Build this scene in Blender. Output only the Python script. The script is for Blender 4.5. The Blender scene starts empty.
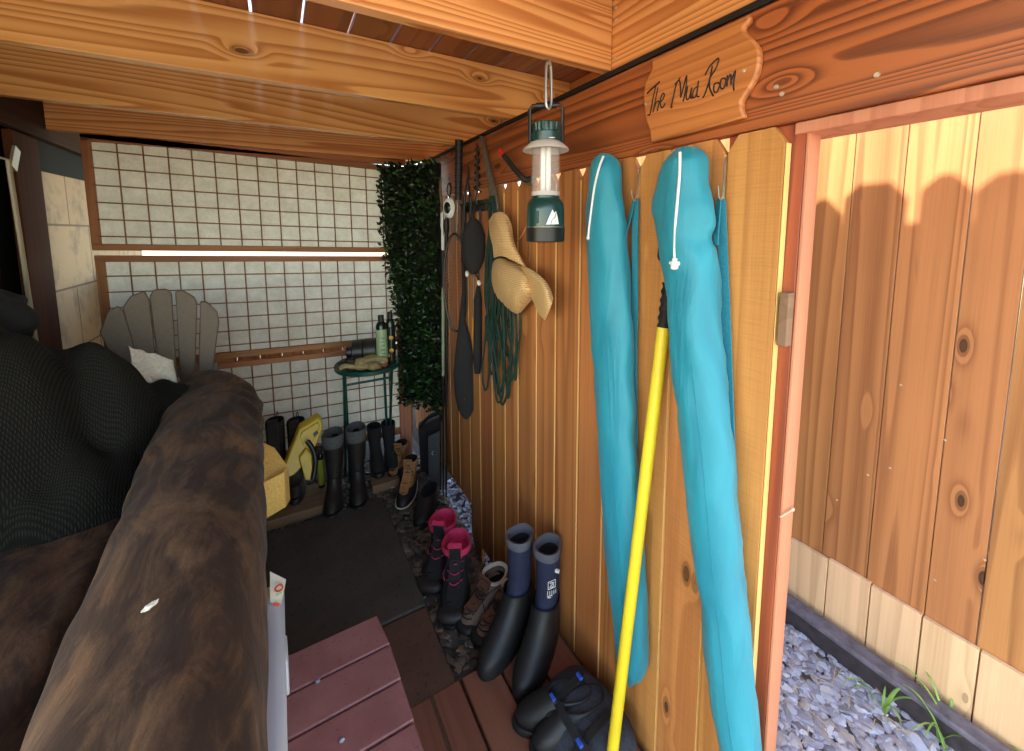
import bpy, bmesh, math, random
from mathutils import Vector, Matrix, Euler, noise
random.seed(7)
PI = math.pi
S = bpy.context.scene
COL = S.collection
# ------------------------------------------------------------------ camera
F, CX, CY = 406.54, 512.0, 274.16
YAW, PIT, ROL, EYE = .52179, .104558, -.0029836, 1.61
fw = Vector((math.sin(YAW)*math.cos(PIT), math.cos(YAW)*math.cos(PIT), -math.sin(PIT)))
rt = Vector((math.cos(YAW), -math.sin(YAW), 0)); up = rt.cross(fw)
rt, up = rt*math.cos(ROL)+up*math.sin(ROL), up*math.cos(ROL)-rt*math.sin(ROL)
cam = bpy.data.cameras.new('camera'); co = bpy.data.objects.new('camera', cam); COL.objects.link(co)
M4 = Matrix((( rt.x, up.x, -fw.x, 0), (rt.y, up.y, -fw.y, 0), (rt.z, up.z, -fw.z, EYE), (0, 0, 0, 1)))
co.matrix_world = M4
cam.sensor_width = 36; cam.lens = F*36/1024; cam.shift_y = (CY-375.5)/1024; cam.clip_start = .02
S.camera = co
# measured image position -> point on a plane of the place (used to take dimensions off the photograph)
def ray(x, y): return rt*((x-CX)/F) - up*((y-CY)/F) + fw
def fx(x, y, X): r = ray(x, y)*1.0; r = r*(X/r.x); r.z += EYE; return r
def fy(x, y, Y): r = ray(x, y)*1.0; r = r*(Y/r.y); r.z += EYE; return r
def fz(x, y, Z): r = ray(x, y)*1.0; r = r*((Z-EYE)/r.z); r.z += EYE; return r
def V(*a): return Vector(a)

# ------------------------------------------------------------------ materials
def lin(c):
    return tuple(((v/255)/12.92 if v/255 <= .04045 else ((v/255+.055)/1.055)**2.4) for v in c)+(1,)
class NT:
    def __init__(s, name, rough=.6, spec=.5):
        s.m = bpy.data.materials.new(name); s.m.use_nodes = True; s.t = s.m.node_tree
        s.b = s.t.nodes['Principled BSDF']; s.b.inputs['Roughness'].default_value = rough
        s.b.inputs['Specular IOR Level'].default_value = spec
    def n(s, typ, **k):
        d = s.t.nodes.new(typ)
        for a, v in k.items():
            if a.startswith('i_'):
                key = a[2:]; key = int(key) if key.isdigit() else key.replace('_', ' ')
                s.link(v, d.inputs[key]) if isinstance(v, bpy.types.NodeSocket) else setattr(d.inputs[key], 'default_value', v)
            else: setattr(d, a, v)
        return d
    def link(s, a, b): s.t.links.new(a, b)
    def math(s, op, a, b=0.0, c=None):
        d = s.t.nodes.new('ShaderNodeMath'); d.operation = op
        for i, v in enumerate((a, b) if c is None else (a, b, c)):
            if isinstance(v, bpy.types.NodeSocket): s.link(v, d.inputs[i])
            else: d.inputs[i].default_value = v
        return d.outputs[0]
    def ramp(s, f, stops, interp='LINEAR'):
        d = s.t.nodes.new('ShaderNodeValToRGB'); s.link(f, d.inputs[0]); d.color_ramp.interpolation = interp
        e = d.color_ramp.elements
        while len(e) < len(stops): e.new(.5)
        for k, (p, c) in enumerate(stops):
            e[k].position = p; e[k].color = lin(c) if max(c) > 1 else tuple(c)+((1,) if len(c) == 3 else ())
        return d.outputs[0]
    def mix(s, f, a, b, typ='MIX'):
        d = s.t.nodes.new('ShaderNodeMix'); d.data_type = 'RGBA'; d.blend_type = typ
        for i, v in ((0, f), (6, a), (7, b)):
            if isinstance(v, bpy.types.NodeSocket): s.link(v, d.inputs[i])
            else: d.inputs[i].default_value = v if i == 0 else (lin(v) if max(v) > 1 else v)
        return d.outputs[2]
    def coords(s, scale, rand=True):
        tc = s.n('ShaderNodeTexCoord'); v = tc.outputs['Object']
        if rand:
            oi = s.n('ShaderNodeObjectInfo')
            r = s.n('ShaderNodeVectorMath', operation='SCALE'); s.link(oi.outputs['Random'], r.inputs['Scale']); r.inputs[0].default_value = (37.3, 51.7, 23.1)
            a = s.n('ShaderNodeVectorMath', operation='ADD'); s.link(v, a.inputs[0]); s.link(r.outputs[0], a.inputs[1]); v = a.outputs[0]
            s.rnd = oi.outputs['Random']
        mp = s.n('ShaderNodeMapping'); mp.inputs['Scale'].default_value = scale; s.link(v, mp.inputs['Vector'])
        return mp.outputs[0]
    def noise(s, vec, scale, detail=3, rough=.55, dist=0):
        d = s.n('ShaderNodeTexNoise'); s.link(vec, d.inputs['Vector'])
        d.inputs['Scale'].default_value = scale; d.inputs['Detail'].default_value = detail
        d.inputs['Roughness'].default_value = rough; d.inputs['Distortion'].default_value = dist
        return d.outputs['Fac']
    def bump(s, h, strength=.3, dist=.005):
        d = s.n('ShaderNodeBump'); s.link(h, d.inputs['Height']); d.inputs['Strength'].default_value = strength; d.inputs['Distance'].default_value = dist
        s.link(d.outputs[0], s.b.inputs['Normal'])
    def color(s, c):
        if isinstance(c, bpy.types.NodeSocket): s.link(c, s.b.inputs['Base Color'])
        else: s.b.inputs['Base Color'].default_value = lin(c)

def wood(name, light, dark, axis, rough=.45, rings=9, cross=5., along=.28, knots=True, var=.22, fine=.35, bump=.15, contrast=.8, spec=.5, saw=0, kth=.66):
    n = NT(name, rough, spec)
    sc = [cross]*3; sc['xyz'.index(axis)] = along*cross/5
    v = n.coords(tuple(sc))
    if knots:
        ks = [8.5]*3; ks['xyz'.index(axis)] = 3.4
        kv = n.coords(tuple(ks))
        vo = n.n('ShaderNodeTexVoronoi', i_Vector=kv, i_Scale=1.0); vo.feature = 'F1'
        sep = n.n('ShaderNodeSeparateColor'); n.link(vo.outputs['Color'], sep.inputs[0])
        has = n.math('GREATER_THAN', sep.outputs[0], kth)
        kd = n.math('MULTIPLY', n.math('SUBTRACT', 1., n.math('SMOOTH_MIN', n.math('MULTIPLY', vo.outputs['Distance'], 2.6), 1., .3)), has)
    base = n.noise(v, 1., 2, .5, .35)
    if knots: base = n.math('ADD', base, n.math('MULTIPLY', n.math('POWER', kd, 2.), .16))
    h = n.math('FRACT', n.math('MULTIPLY', base, rings))
    g = n.math('POWER', h, 2.2)                         # soft early wood, sharp late-wood line
    g = n.math('MULTIPLY', g, n.math('SUBTRACT', 1., n.math('POWER', h, 14.)))
    fs = [160.]*3; fs['xyz'.index(axis)] = 2.5
    fn = n.noise(n.coords(tuple(fs)), 1., 2, .6)
    f = n.math('ADD', n.math('MULTIPLY', g, contrast), n.math('MULTIPLY', n.math('SUBTRACT', fn, .5), fine))
    mid = tuple((a+b)/2 for a, b in zip(light, dark))
    c = n.ramp(f, [(0, light), (.55, mid), (1, dark)])
    tn = n.noise(n.coords((1.7, 1.7, 1.7)), 1., 2)
    hs = n.n('ShaderNodeHueSaturation'); n.link(c, hs.inputs['Color'])
    n.link(n.math('ADD', n.math('ADD', n.math('MULTIPLY', n.rnd, var), 1-var/2), n.math('MULTIPLY', n.math('SUBTRACT', tn, .5), .3)), hs.inputs['Value'])
    n.link(n.math('ADD', n.math('MULTIPLY', n.math('FRACT', n.math('MULTIPLY', n.rnd, 7.3)), .011), .4945), hs.inputs['Hue'])
    c = hs.outputs[0]
    if knots:
        c = n.mix(n.math('SMOOTHSTEP' if False else 'MULTIPLY', n.math('GREATER_THAN', kd, .78), .8), c, tuple(x*.32 for x in dark))
        c = n.mix(n.math('MULTIPLY', n.math('GREATER_THAN', kd, .66), .45), c, tuple(x*.6 for x in dark))
    n.color(c)
    hb = n.math('ADD', fn, n.math('MULTIPLY', g, .3))
    if saw:
        ss = [12.]*3; ss['xyz'.index(axis)] = 260.
        sn = n.noise(n.coords(tuple(ss)), 1., 1); hb = n.math('ADD', hb, n.math('MULTIPLY', sn, saw))
        c2 = n.mix(n.math('MULTIPLY', n.ramp(sn, [(.45, (0, 0, 0)), (.75, (1, 1, 1))]), .25*saw), c, tuple(x*.7 for x in light)); n.color(c2)
    n.bump(hb, bump, .002)
    return n.m
def plain(name, c, rough=.6, metal=0, var=.0, nscale=30, bump=0, spec=.5, coat=0):
    n = NT(name, rough, spec); n.b.inputs['Metallic'].default_value = metal; n.b.inputs['Coat Weight'].default_value = coat
    f = n.noise(n.coords((1, 1, 1)), nscale, 4)
    n.color(n.ramp(f, [(.25, tuple(max(0, x*(1-var)) for x in c)), (.75, tuple(min(255, x*(1+var)) for x in c))]) if var else c)
    if bump: n.bump(f, bump, .004)
    return n.m

M = {}
for a in 'xyz':
    M['lumber_'+a] = wood('varnished_lumber_'+a, (232, 168, 100), (172, 98, 44), a, .27, 26, 4.2, .16, True, .10, .25, .1, 1.15)
    b_ = M['lumber_'+a].node_tree.nodes['Principled BSDF']; b_.inputs['Coat Weight'].default_value = .55; b_.inputs['Coat Roughness'].default_value = .16
    M['cedar_'+a] = wood('cedar_board_'+a, (186, 122, 66), (116, 66, 32), a, .5, 9, 4.5, .10, True, .2, .55, .3, .85, .45, kth=.52)
M['rough_cedar_z'] = wood('rough_sawn_cedar', (198, 136, 72), (146, 88, 40), 'z', .65, 9, 4.2, .10, True, .08, .6, .5, .7, .4, .8)
M['beam_y'] = wood('red_stained_beam', (168, 90, 48), (84, 37, 18), 'y', .4, 30, 4.6, .18, True, .06, .3, .12, 1.2)
M['beam_z'] = wood('red_stained_post', (158, 82, 44), (84, 36, 17), 'z', .5, 20, 4.6, .14, False, .06, .4, .12, .8)
M['dark_y'] = wood('dark_ledger', (70, 44, 28), (46, 28, 17), 'y', .9, 8, 5., .12, False, .05, .4, .1, .5, .2)
M['lit_cut_edge'] = wood('pale_lit_cut_edge', (240, 198, 122), (214, 164, 92), 'z', .7, 8, 6., .1, False, .05, .4, .2, .5)  # unstained cut wood, with the light on the edges also in its colour
M['outer_z'] = wood('outer_fence_board', (174, 118, 72), (112, 67, 37), 'z', .7, 14, 4.2, .10, True, .12, .5, .25, .8, .3, kth=.42)
M['kick_z'] = wood('pale_kick_board', (216, 180, 140), (172, 134, 100), 'z', .75, 11, 4.2, .12, True, .10, .55, .3, .7, .3)
M['redwood_z'] = wood('redwood_post', (190, 124, 94), (140, 76, 52), 'z', .6, 9, 5., .10, False, .16, .45, .15, .6, .3)
M['lattice_wood_x'] = wood('stained_batten_x', (166, 104, 54), (112, 62, 28), 'x', .55, 8, 6., .12, False, .12, .4, .1, .6)
M['lattice_wood_z'] = wood('stained_batten_z', (166, 104, 54), (112, 62, 28), 'z', .55, 8, 6., .12, False, .12, .4, .1, .6)
M['deck_y'] = wood('deck_plank', (132, 82, 62), (94, 54, 40), 'y', .55, 10, 5., .12, False, .12, .5, .3, .5)
M['soffit_y'] = wood('deck_underside', (140, 84, 44), (92, 50, 25), 'y', .55, 10, 5., .12, True, .2, .4, .2, .8)
M['plank_x'] = wood('weathered_plank', (132, 102, 74), (96, 70, 48), 'x', .75, 10, 5., .12, False, .1, .5, .3, .5)
M['sign'] = wood('oak_sign', (196, 126, 66), (142, 78, 35), 'y', .4, 14, 9., .14, True, .02, .4, .1, .8)
M['trimdark_z'] = wood('dark_door_trim', (84, 46, 24), (56, 29, 14), 'z', .85, 8, 5., .12, False, .1, .3, .1, .4, .2)
def paint_step():
    n = NT('red_brown_deck_paint', .5)
    v = n.coords((1, 1, 1)); f = n.noise(v, 9, 5, .6); g = n.noise(v, 90, 3, .6)
    c = n.ramp(f, [(.3, (142, 90, 86)), (.6, (158, 104, 100)), (.8, (168, 116, 112))])
    c = n.mix(n.math('MULTIPLY', n.math('GREATER_THAN', g, .66), .5), c, (70, 44, 40))
    n.color(c); n.bump(g, .25, .002); return n.m
M['step'] = paint_step()
M['step_edge'] = plain('worn_step_edge', (176, 92, 56), .6, 0, .2, 20)
def concrete(name, a, b, rough=.8, sc=6):
    n = NT(name, rough); v = n.coords((1, 1, 1)); f = n.noise(v, sc, 6, .65); g = n.noise(v, 60, 4)
    c = n.ramp(f, [(.3, a), (.7, b)]); c = n.mix(n.math('MULTIPLY', n.math('GREATER_THAN', g, .62), .4), c, tuple(x*.5 for x in a))
    n.color(c); n.bump(g, .3, .004); return n.m
M['slab'] = concrete('dark_paver', (62, 56, 50), (80, 72, 64))
M['slab_brown'] = concrete('brown_paver', (84, 58, 44), (104, 74, 56))
def block_wall():
    n = NT('painted_block', .75)
    tc = n.n('ShaderNodeTexCoord'); sp = n.n('ShaderNodeSeparateXYZ'); n.link(tc.outputs['Object'], sp.inputs[0])
    cb = n.n('ShaderNodeCombineXYZ'); n.link(sp.outputs['Y'], cb.inputs[0]); n.link(sp.outputs['Z'], cb.inputs[1])
    br = n.n('ShaderNodeTexBrick', i_Vector=cb.outputs[0], i_Scale=1.); br.inputs['Brick Width'].default_value = .5; br.inputs['Row Height'].default_value = .33
    br.inputs['Mortar Size'].default_value = .006; br.inputs['Mortar Smooth'].default_value = .2
    br.inputs['Color1'].default_value = lin((182, 150, 110)); br.inputs['Color2'].default_value = lin((190, 158, 118)); br.inputs['Mortar'].default_value = lin((124, 94, 66))
    f = n.noise(n.coords((1, 1, 1), False), 7, 6, .7); g = n.noise(n.coords((1, 1, 1), False), 45, 4)
    c = n.mix(n.math('MULTIPLY', n.ramp(f, [(.5, (0, 0, 0)), (.72, (1, 1, 1))]), .7), br.outputs['Color'], (104, 90, 74))
    n.color(c); n.bump(n.math('ADD', g, n.math('MULTIPLY', br.outputs['Fac'], -2.)), .4, .006); return n.m
M['block'] = block_wall()
M['flashing'] = plain('dark_flashing', (17, 17, 14), .95, 0, .2)
M['black_gap'] = plain('black_gap_shade', (22, 18, 16), .7)  # black for the shadow gap on top of the beam
def backing():
    n = NT('weed_cloth', .8); f = n.noise(n.coords((1, 1, 1)), 14, 6, .7); g = n.noise(n.coords((1, 1, 1)), 160, 3)
    c = n.ramp(n.math('ADD', n.math('MULTIPLY', f, .7), n.math('MULTIPLY', g, .3)), [(.3, (192, 182, 160)), (.7, (232, 225, 208))])
    n.color(c)
    tr = n.n('ShaderNodeBsdfTranslucent'); n.link(c, tr.inputs['Color'])
    mx = n.n('ShaderNodeMixShader'); mx.inputs[0].default_value = .4
    n.link(n.b.outputs[0], mx.inputs[1]); n.link(tr.outputs[0], mx.inputs[2])
    n.link(mx.outputs[0], n.t.nodes['Material Output'].inputs['Surface']); return n.m
M['backing'] = backing()
M['wire'] = plain('rusty_wire', (140, 92, 54), .6, .3)
M['chair'] = plain('grey_poly_lumber', (120, 104, 86), .6, 0, .05, 60, .1)
def suede():
    n = NT('dusty_brown_suede', .9, .25)
    w = n.noise(n.coords((2.2, 1.2, 2.2)), 2.2, 4, .6, 1.4); d = n.noise(n.coords((5, 2.2, 5)), 1.5, 6, .7, 2.2); g = n.noise(n.coords((1, 1, 1)), 260, 2)
    c = n.ramp(w, [(.3, (50, 36, 27)), (.7, (70, 50, 36))])
    m = n.ramp(n.math('ADD', n.math('MULTIPLY', d, .65), n.math('MULTIPLY', w, .35)), [(.46, (0, 0, 0)), (.72, (1, 1, 1))])
    c = n.mix(n.math('MULTIPLY', m, n.math('ADD', n.math('MULTIPLY', g, .7), .2)), c, (152, 113, 76))
    n.color(c); n.b.inputs['Sheen Weight'].default_value = .06; n.b.inputs['Sheen Roughness'].default_value = .4
    n.bump(n.math('ADD', n.math('MULTIPLY', w, 1.), n.math('MULTIPLY', g, .06)), .4, .02); return n.m
M['suede'] = suede()
def shade_cloth():
    n = NT('shade_mesh', .85, .2); v = n.coords((1, 1, 1), False)
    ch = n.n('ShaderNodeTexWave', i_Vector=n.coords((1, .35, 1), False), i_Scale=55.); ch.inputs['Distortion'].default_value = 1.5; ch.inputs['Detail'].default_value = 1
    c2 = n.n('ShaderNodeTexWave', i_Vector=v, i_Scale=55.); c2.bands_direction = 'Y'; c2.inputs['Distortion'].default_value = 1.5
    w = n.math('MULTIPLY', ch.outputs['Fac'], c2.outputs['Fac'])
    n.color(n.ramp(w, [(.1, (17, 16, 12)), (.9, (45, 42, 32))])); n.bump(w, .6, .003); return n.m
M['shade_cloth'] = shade_cloth()
M['black_knit'] = plain('black_knit', (18, 17, 16), .9, 0, .3, 120, .4)
M['white_cloth'] = plain('off_white_cloth', (214, 204, 186), .85, 0, .08, 90, .4)
def foam():
    n = NT('yellow_foam', .9); g = n.noise(n.coords((1, 1, 1)), 130, 3); n.color(n.ramp(g, [(.3, (236, 176, 84)), (.7, (250, 210, 122))])); n.bump(g, .6, .004)
    n.b.inputs['Subsurface Weight'].default_value = .1; n.b.inputs['Subsurface Radius'].default_value = (.02, .012, .006); return n.m
M['foam'] = foam()
M['bin'] = plain('white_bin_plastic', (206, 208, 216), .35)
M['paper'] = plain('paper', (232, 222, 204), .7); M['red_ink'] = plain('red_ink', (206, 74, 50), .6)
M['green_ink'] = plain('green_ink', (150, 190, 150), .6)
M['yellow_plastic'] = plain('yellow_plastic', (214, 178, 30), .4, 0, .06, 12)
M['yellow_paint'] = plain('yellow_pole_paint', (228, 202, 44), .35, 0, .04, 8)
M['black_plastic'] = plain('black_plastic', (24, 23, 22), .4)
M['black_rubber'] = plain('black_rubber', (26, 25, 25), .55, 0, .2, 40, .1)
M['black_fabric'] = plain('black_fabric', (27, 25, 24), .85, 0, .25, 160, .3)
M['grey_fabric'] = plain('grey_fabric', (84, 82, 80), .85, 0, .2, 160, .3)
M['navy'] = plain('navy_neoprene', (30, 36, 62), .8, 0, .12, 120, .15)
M['collar_grey'] = plain('grey_binding', (84, 84, 92), .8)
M['pink'] = plain('pink_lining', (196, 44, 88), .8, 0, .1, 140, .2)
M['hike_tan'] = plain('taupe_suede', (112, 92, 76), .85, 0, .15, 120, .2)
M['hike_brown'] = plain('brown_suede', (96, 60, 42), .8, 0, .2, 120, .2)
M['cream_trim'] = plain('cream_trim', (206, 196, 176), .7)
M['tan_leather'] = plain('tan_leather', (160, 112, 66), .6, 0, .15, 60, .1)
M['dark_leather'] = plain('dark_leather', (38, 31, 27), .55, 0, .25, 40, .15)
M['lining'] = plain('dark_lining', (20, 19, 19), .95)
def teal():
    n = NT('teal_bag_fabric', .5); v = n.coords((1, 1, 1)); g = n.noise(v, 500, 2); f = n.noise(n.coords((14, 14, 3)), 1., 3, .5, .6)
    n.color(n.ramp(f, [(.3, (20, 122, 142)), (.7, (32, 142, 160))])); n.bump(n.math('ADD', n.math('MULTIPLY', f, 1.), n.math('MULTIPLY', g, .08)), .5, .02)
    n.b.inputs['Sheen Weight'].default_value = .1; return n.m
M['teal'] = teal()
M['teal_strap'] = plain('teal_webbing', (36, 122, 142), .8, 0, .1, 200)
M['white_cord'] = plain('white_cord', (226, 224, 220), .6, 0, .08, 300)
M['steel'] = plain('steel', (190, 188, 184), .3, .9)
M['galv'] = plain('dull_steel', (128, 124, 116), .45, .7, .15, 40)
M['green_plastic'] = plain('dark_green_plastic', (14, 58, 54), .3, 0, .1, 10, 0, .5, .2)
def translucent(name, c, w=.5, rough=.4):
    n = NT(name, rough); n.color(c); n.b.inputs['Transmission Weight'].default_value = w; n.b.inputs['IOR'].default_value = 1.2; return n.m
M['shade_plastic'] = translucent('frosted_rim', (222, 214, 204), .35, .5)
def clear():
    n = NT('clear_globe', .06); n.color((232, 224, 216)); n.b.inputs['Alpha'].default_value = .2; return n.m
M['clear'] = clear()
M['tube'] = plain('white_lamp_tube', (236, 238, 236), .3)
M['logo_white'] = plain('white_print', (226, 226, 220), .5)
def straw():
    n = NT('woven_straw', .75); v = n.coords((1, 1, 1), False)
    a = n.n('ShaderNodeTexWave', i_Vector=v, i_Scale=48.); b = n.n('ShaderNodeTexWave', i_Vector=v, i_Scale=48.); a.bands_direction = 'Z'; b.bands_direction = 'Y'
    w = n.math('MAXIMUM', a.outputs['Fac'], b.outputs['Fac'])
    n.color(n.ramp(w, [(.3, (176, 130, 78)), (.9, (224, 186, 128))])); n.bump(w, .5, .003); return n.m
M['straw'] = straw()
M['rope_green'] = plain('green_cord', (12, 46, 36), .6, 0, .2, 200)
M['orange'] = plain('orange_plastic', (226, 96, 30), .45)
M['red'] = plain('red_plastic', (206, 40, 34), .45)
M['handle_yellow'] = plain('amber_handle', (206, 140, 40), .5)
M['string'] = plain('racket_string', (150, 96, 66), .6)
M['pole_green'] = plain('pole_pale_green', (152, 164, 130), .4)
M['bottle_green'] = plain('bottle_label_green', (150, 168, 126), .4); M['bottle_yellow'] = plain('bottle_label_yellow', (150, 150, 40), .4)
M['bottle_gold'] = plain('bottle_label_gold', (186, 140, 56), .4); M['dark_glass'] = plain('dark_bottle', (24, 34, 24), .2)
M['table_green'] = plain('green_enamel', (16, 66, 56), .35, 0, .1, 20)
M['glove'] = plain('tan_work_glove', (146, 128, 84), .85, 0, .15, 60, .3)
M['terracotta'] = plain('terracotta', (146, 74, 48), .8, 0, .2, 30)
M['pot_dark'] = plain('dark_jar', (46, 44, 36), .4, .3, .2, 30)
M['bag_grey'] = plain('charcoal_heather', (52, 54, 62), .9, 0, .25, 120, .4)
M['blue_clip'] = plain('blue_clip', (44, 84, 190), .5)
M['edging'] = plain('black_edging', (52, 46, 50), .55, 0, .3, 30, .3)
M['edging_top'] = plain('pale_edging_top', (88, 84, 94), .6, 0, .3, 30, .3)  # lighter, bluer grey than the edging body
M['nail'] = plain('nail_head', (200, 190, 170), .4, .6)
M['ink'] = plain('burnt_lettering', (26, 16, 12), .6)
M['grass'] = plain('grass_blade', (118, 150, 66), .6, 0, .2, 20)
M['dry'] = plain('dry_straw', (176, 150, 104), .8)
def leaf():
    n = NT('boxwood_leaf', .4); r = n.n('ShaderNodeNewGeometry'); n.color(n.ramp(r.outputs['Random Per Island'], [(0, (10, 22, 8)), (.6, (20, 40, 14)), (1, (50, 84, 30))])); return n.m
M['leaf'] = leaf()
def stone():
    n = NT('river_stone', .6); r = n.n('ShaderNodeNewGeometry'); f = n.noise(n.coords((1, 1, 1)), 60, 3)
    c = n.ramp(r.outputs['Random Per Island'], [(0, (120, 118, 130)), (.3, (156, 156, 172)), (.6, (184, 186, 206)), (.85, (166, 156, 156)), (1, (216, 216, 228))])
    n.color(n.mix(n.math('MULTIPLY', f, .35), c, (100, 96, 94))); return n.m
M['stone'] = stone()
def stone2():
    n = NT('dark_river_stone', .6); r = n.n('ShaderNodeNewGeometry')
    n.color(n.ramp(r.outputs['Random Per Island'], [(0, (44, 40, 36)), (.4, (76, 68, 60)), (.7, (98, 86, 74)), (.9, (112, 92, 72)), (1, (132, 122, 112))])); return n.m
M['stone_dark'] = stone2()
M['soil'] = concrete('grit_bed', (66, 60, 54), (96, 88, 80), .9, 20)
M['bounce_concrete'] = concrete('pale_concrete', (176, 168, 156), (200, 192, 180), .85, 3)
M['metal_strip'] = plain('aluminium_strip', (190, 176, 150), .35, .5)
def dglass():
    n = NT('dark_door_glass', .08); n.color((22, 22, 20)); return n.m
M['door_glass'] = dglass()

# ------------------------------------------------------------------ mesh tools
class MB:
    def __init__(s): s.v = []; s.f = []
    def add(s, vs, fs):
        o = len(s.v); s.v += [Vector(p) for p in vs]; s.f += [tuple(i+o for i in f) for f in fs]; return s
    def box(s, a, b, R=None, c=None):
        a, b = Vector(a), Vector(b)
        vs = [V(x, y, z) for x in (a.x, b.x) for y in (a.y, b.y) for z in (a.z, b.z)]
        if R is not None:
            c = c or (a+b)/2; vs = [R @ (p-c)+c for p in vs]
        return s.add(vs, [(0, 1, 3, 2), (4, 6, 7, 5), (0, 4, 5, 1), (2, 3, 7, 6), (0, 2, 6, 4), (1, 5, 7, 3)])
    def prism(s, poly, d):
        n = len(poly); d = Vector(d); poly = [Vector(p) for p in poly]
        return s.add(poly+[p+d for p in poly], [tuple(range(n))[::-1], tuple(range(n, 2*n))]+[(i, (i+1) % n, (i+1) % n+n, i+n) for i in range(n)])
    def loft(s, rings, cap0=True, cap1=True, closed=False):
        n = len(rings[0]); vs = [p for r in rings for p in r]; fs = []
        m = len(rings)
        for k in range(m if closed else m-1):
            k2 = (k+1) % m
            for i in range(n): j = (i+1) % n; fs.append((k*n+i, k*n+j, k2*n+j, k2*n+i))
        if cap0 and not closed: fs.append(tuple(range(n))[::-1])
        if cap1 and not closed: fs.append(tuple(range((m-1)*n, m*n)))
        return s.add(vs, fs)
    def tube(s, path, r, n=8, closed=False, flat=1.0, caps=True):
        P = [Vector(p) for p in path]; m = len(P); rad = r if isinstance(r, (list, tuple)) else [r]*m
        rings = []; ref = None
        for i in range(m):
            a = P[i-1] if (i or closed) else P[i]; b = P[(i+1) % m] if (i < m-1 or closed) else P[i]
            t = (b-a).normalized() if (b-a).length > 1e-9 else V(0, 0, 1)
            if ref is None: ref = t.orthogonal().normalized() if abs(t.z) > .9 else V(0, 0, 1).cross(t).normalized()
            u = (ref-t*ref.dot(t)); u = u.normalized() if u.length > 1e-6 else t.orthogonal().normalized(); ref = u; w = t.cross(u)
            rings.append([P[i]+(u*math.cos(2*PI*k/n)+w*math.sin(2*PI*k/n)*flat)*rad[i] for k in range(n)])
        return s.loft(rings, caps, caps, closed)
    def lathe(s, prof, c=(0, 0, 0), n=24, axis=None, cap=True):
        c = Vector(c); R = Matrix.Identity(3) if axis is None else Vector((0, 0, 1)).rotation_difference(Vector(axis)).to_matrix()
        return s.loft([[c+R @ V(max(r, 1e-4)*math.cos(2*PI*k/n), max(r, 1e-4)*math.sin(2*PI*k/n), z) for k in range(n)] for r, z in prof], cap, cap)
    def blob(s, c, r, seed=0, amp=.12, freq=3., sub=3, R=None):
        bm = bmesh.new(); bmesh.ops.create_icosphere(bm, subdivisions=sub, radius=1); c = Vector(c); r = Vector(r)
        vs = []
        for v in bm.verts:
            k = 1+amp*noise.noise(v.co*freq*.5+V(seed*7.1, seed*3.3, seed)); p = V(v.co.x*r.x, v.co.y*r.y, v.co.z*r.z)*k
            vs.append((R @ p if R else p)+c)
        bm.verts.index_update(); fs = [tuple(v.index for v in f.verts) for f in bm.faces]; bm.free(); return s.add(vs, fs)
    def ribbon(s, path, side, th=.0015):
        P = [Vector(p) for p in path]; rings = []
        for i, p in enumerate(P):
            sd = Vector(side[i] if isinstance(side, list) else side); t = (P[min(i+1, len(P)-1)]-P[max(i-1, 0)]).normalized(); nn = t.cross(sd).normalized()*th
            rings.append([p-sd-nn, p+sd-nn, p+sd+nn, p-sd+nn])
        return s.loft(rings)
    def build(s, name, mat, parent=None, bevel=0, smooth=True, sub=0, ang=38, solid=0):
        off = OFF.get(parent, V(0, 0, 0)) if parent is not None else None
        me = bpy.data.meshes.new(name); ob = bpy.data.objects.new(name, me); COL.objects.link(ob)
        if off is None:
            xs = [p.x for p in s.v]; ys = [p.y for p in s.v]; zs = [p.z for p in s.v]
            off = V((min(xs)+max(xs))/2, (min(ys)+max(ys))/2, min(zs)); ob.location = off; OFF[ob] = off
        else:
            ob.parent = parent; OFF[ob] = off
        me.from_pydata([p-off for p in s.v], [], s.f)
        bm = bmesh.new(); bm.from_mesh(me); bmesh.ops.recalc_face_normals(bm, faces=bm.faces)
        for f in bm.faces: f.smooth = smooth
        if smooth and not sub:
            for e in bm.edges:
                if len(e.link_faces) == 2 and e.calc_face_angle(0) > math.radians(ang): e.smooth = False
        bm.to_mesh(me); bm.free(); me.materials.append(mat)
        if solid:
            md = ob.modifiers.new('thickness', 'SOLIDIFY'); md.thickness = solid; md.offset = 0
        if bevel:
            md = ob.modifiers.new('bevel', 'BEVEL'); md.width = bevel; md.segments = 2; md.limit_method = 'ANGLE'; md.angle_limit = .6
        if sub:
            md = ob.modifiers.new('subdivision', 'SUBSURF'); md.levels = sub; md.render_levels = sub
        return ob
OFF = {}
def tag(o, label=None, cat=None, group=None, kind=None):
    if label: o['label'] = label
    if cat: o['category'] = cat
    if group: o['group'] = group
    if kind: o['kind'] = kind
    return o
def thing(name, label, cat, loc=(0, 0, 0), group=None, kind=None, rz=None, local=False):
    o = bpy.data.objects.new(name, None); COL.objects.link(o); o.empty_display_size = .05; o.location = loc
    OFF[o] = V(0, 0, 0) if local else Vector(loc)
    if rz is not None: o.rotation_euler = (0, 0, rz)
    return tag(o, label, cat, group, kind)
def crv(pts, n=6):      # smooth a control polyline (Catmull-Rom)
    P = [Vector(p) for p in pts]; out = []
    for i in range(len(P)-1):
        a, b, c, d = P[max(i-1, 0)], P[i], P[i+1], P[min(i+2, len(P)-1)]
        for k in range(n):
            t = k/n; out.append(.5*((2*b)+(c-a)*t+(2*a-5*b+4*c-d)*t*t+(3*b-a-3*c+d)*t**3))
    return out+[P[-1]]
def bx(name, a, b, mat, parent=None, bevel=.003, **k): return MB().box(a, b).build(name, mat, parent, bevel, **k)

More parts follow.
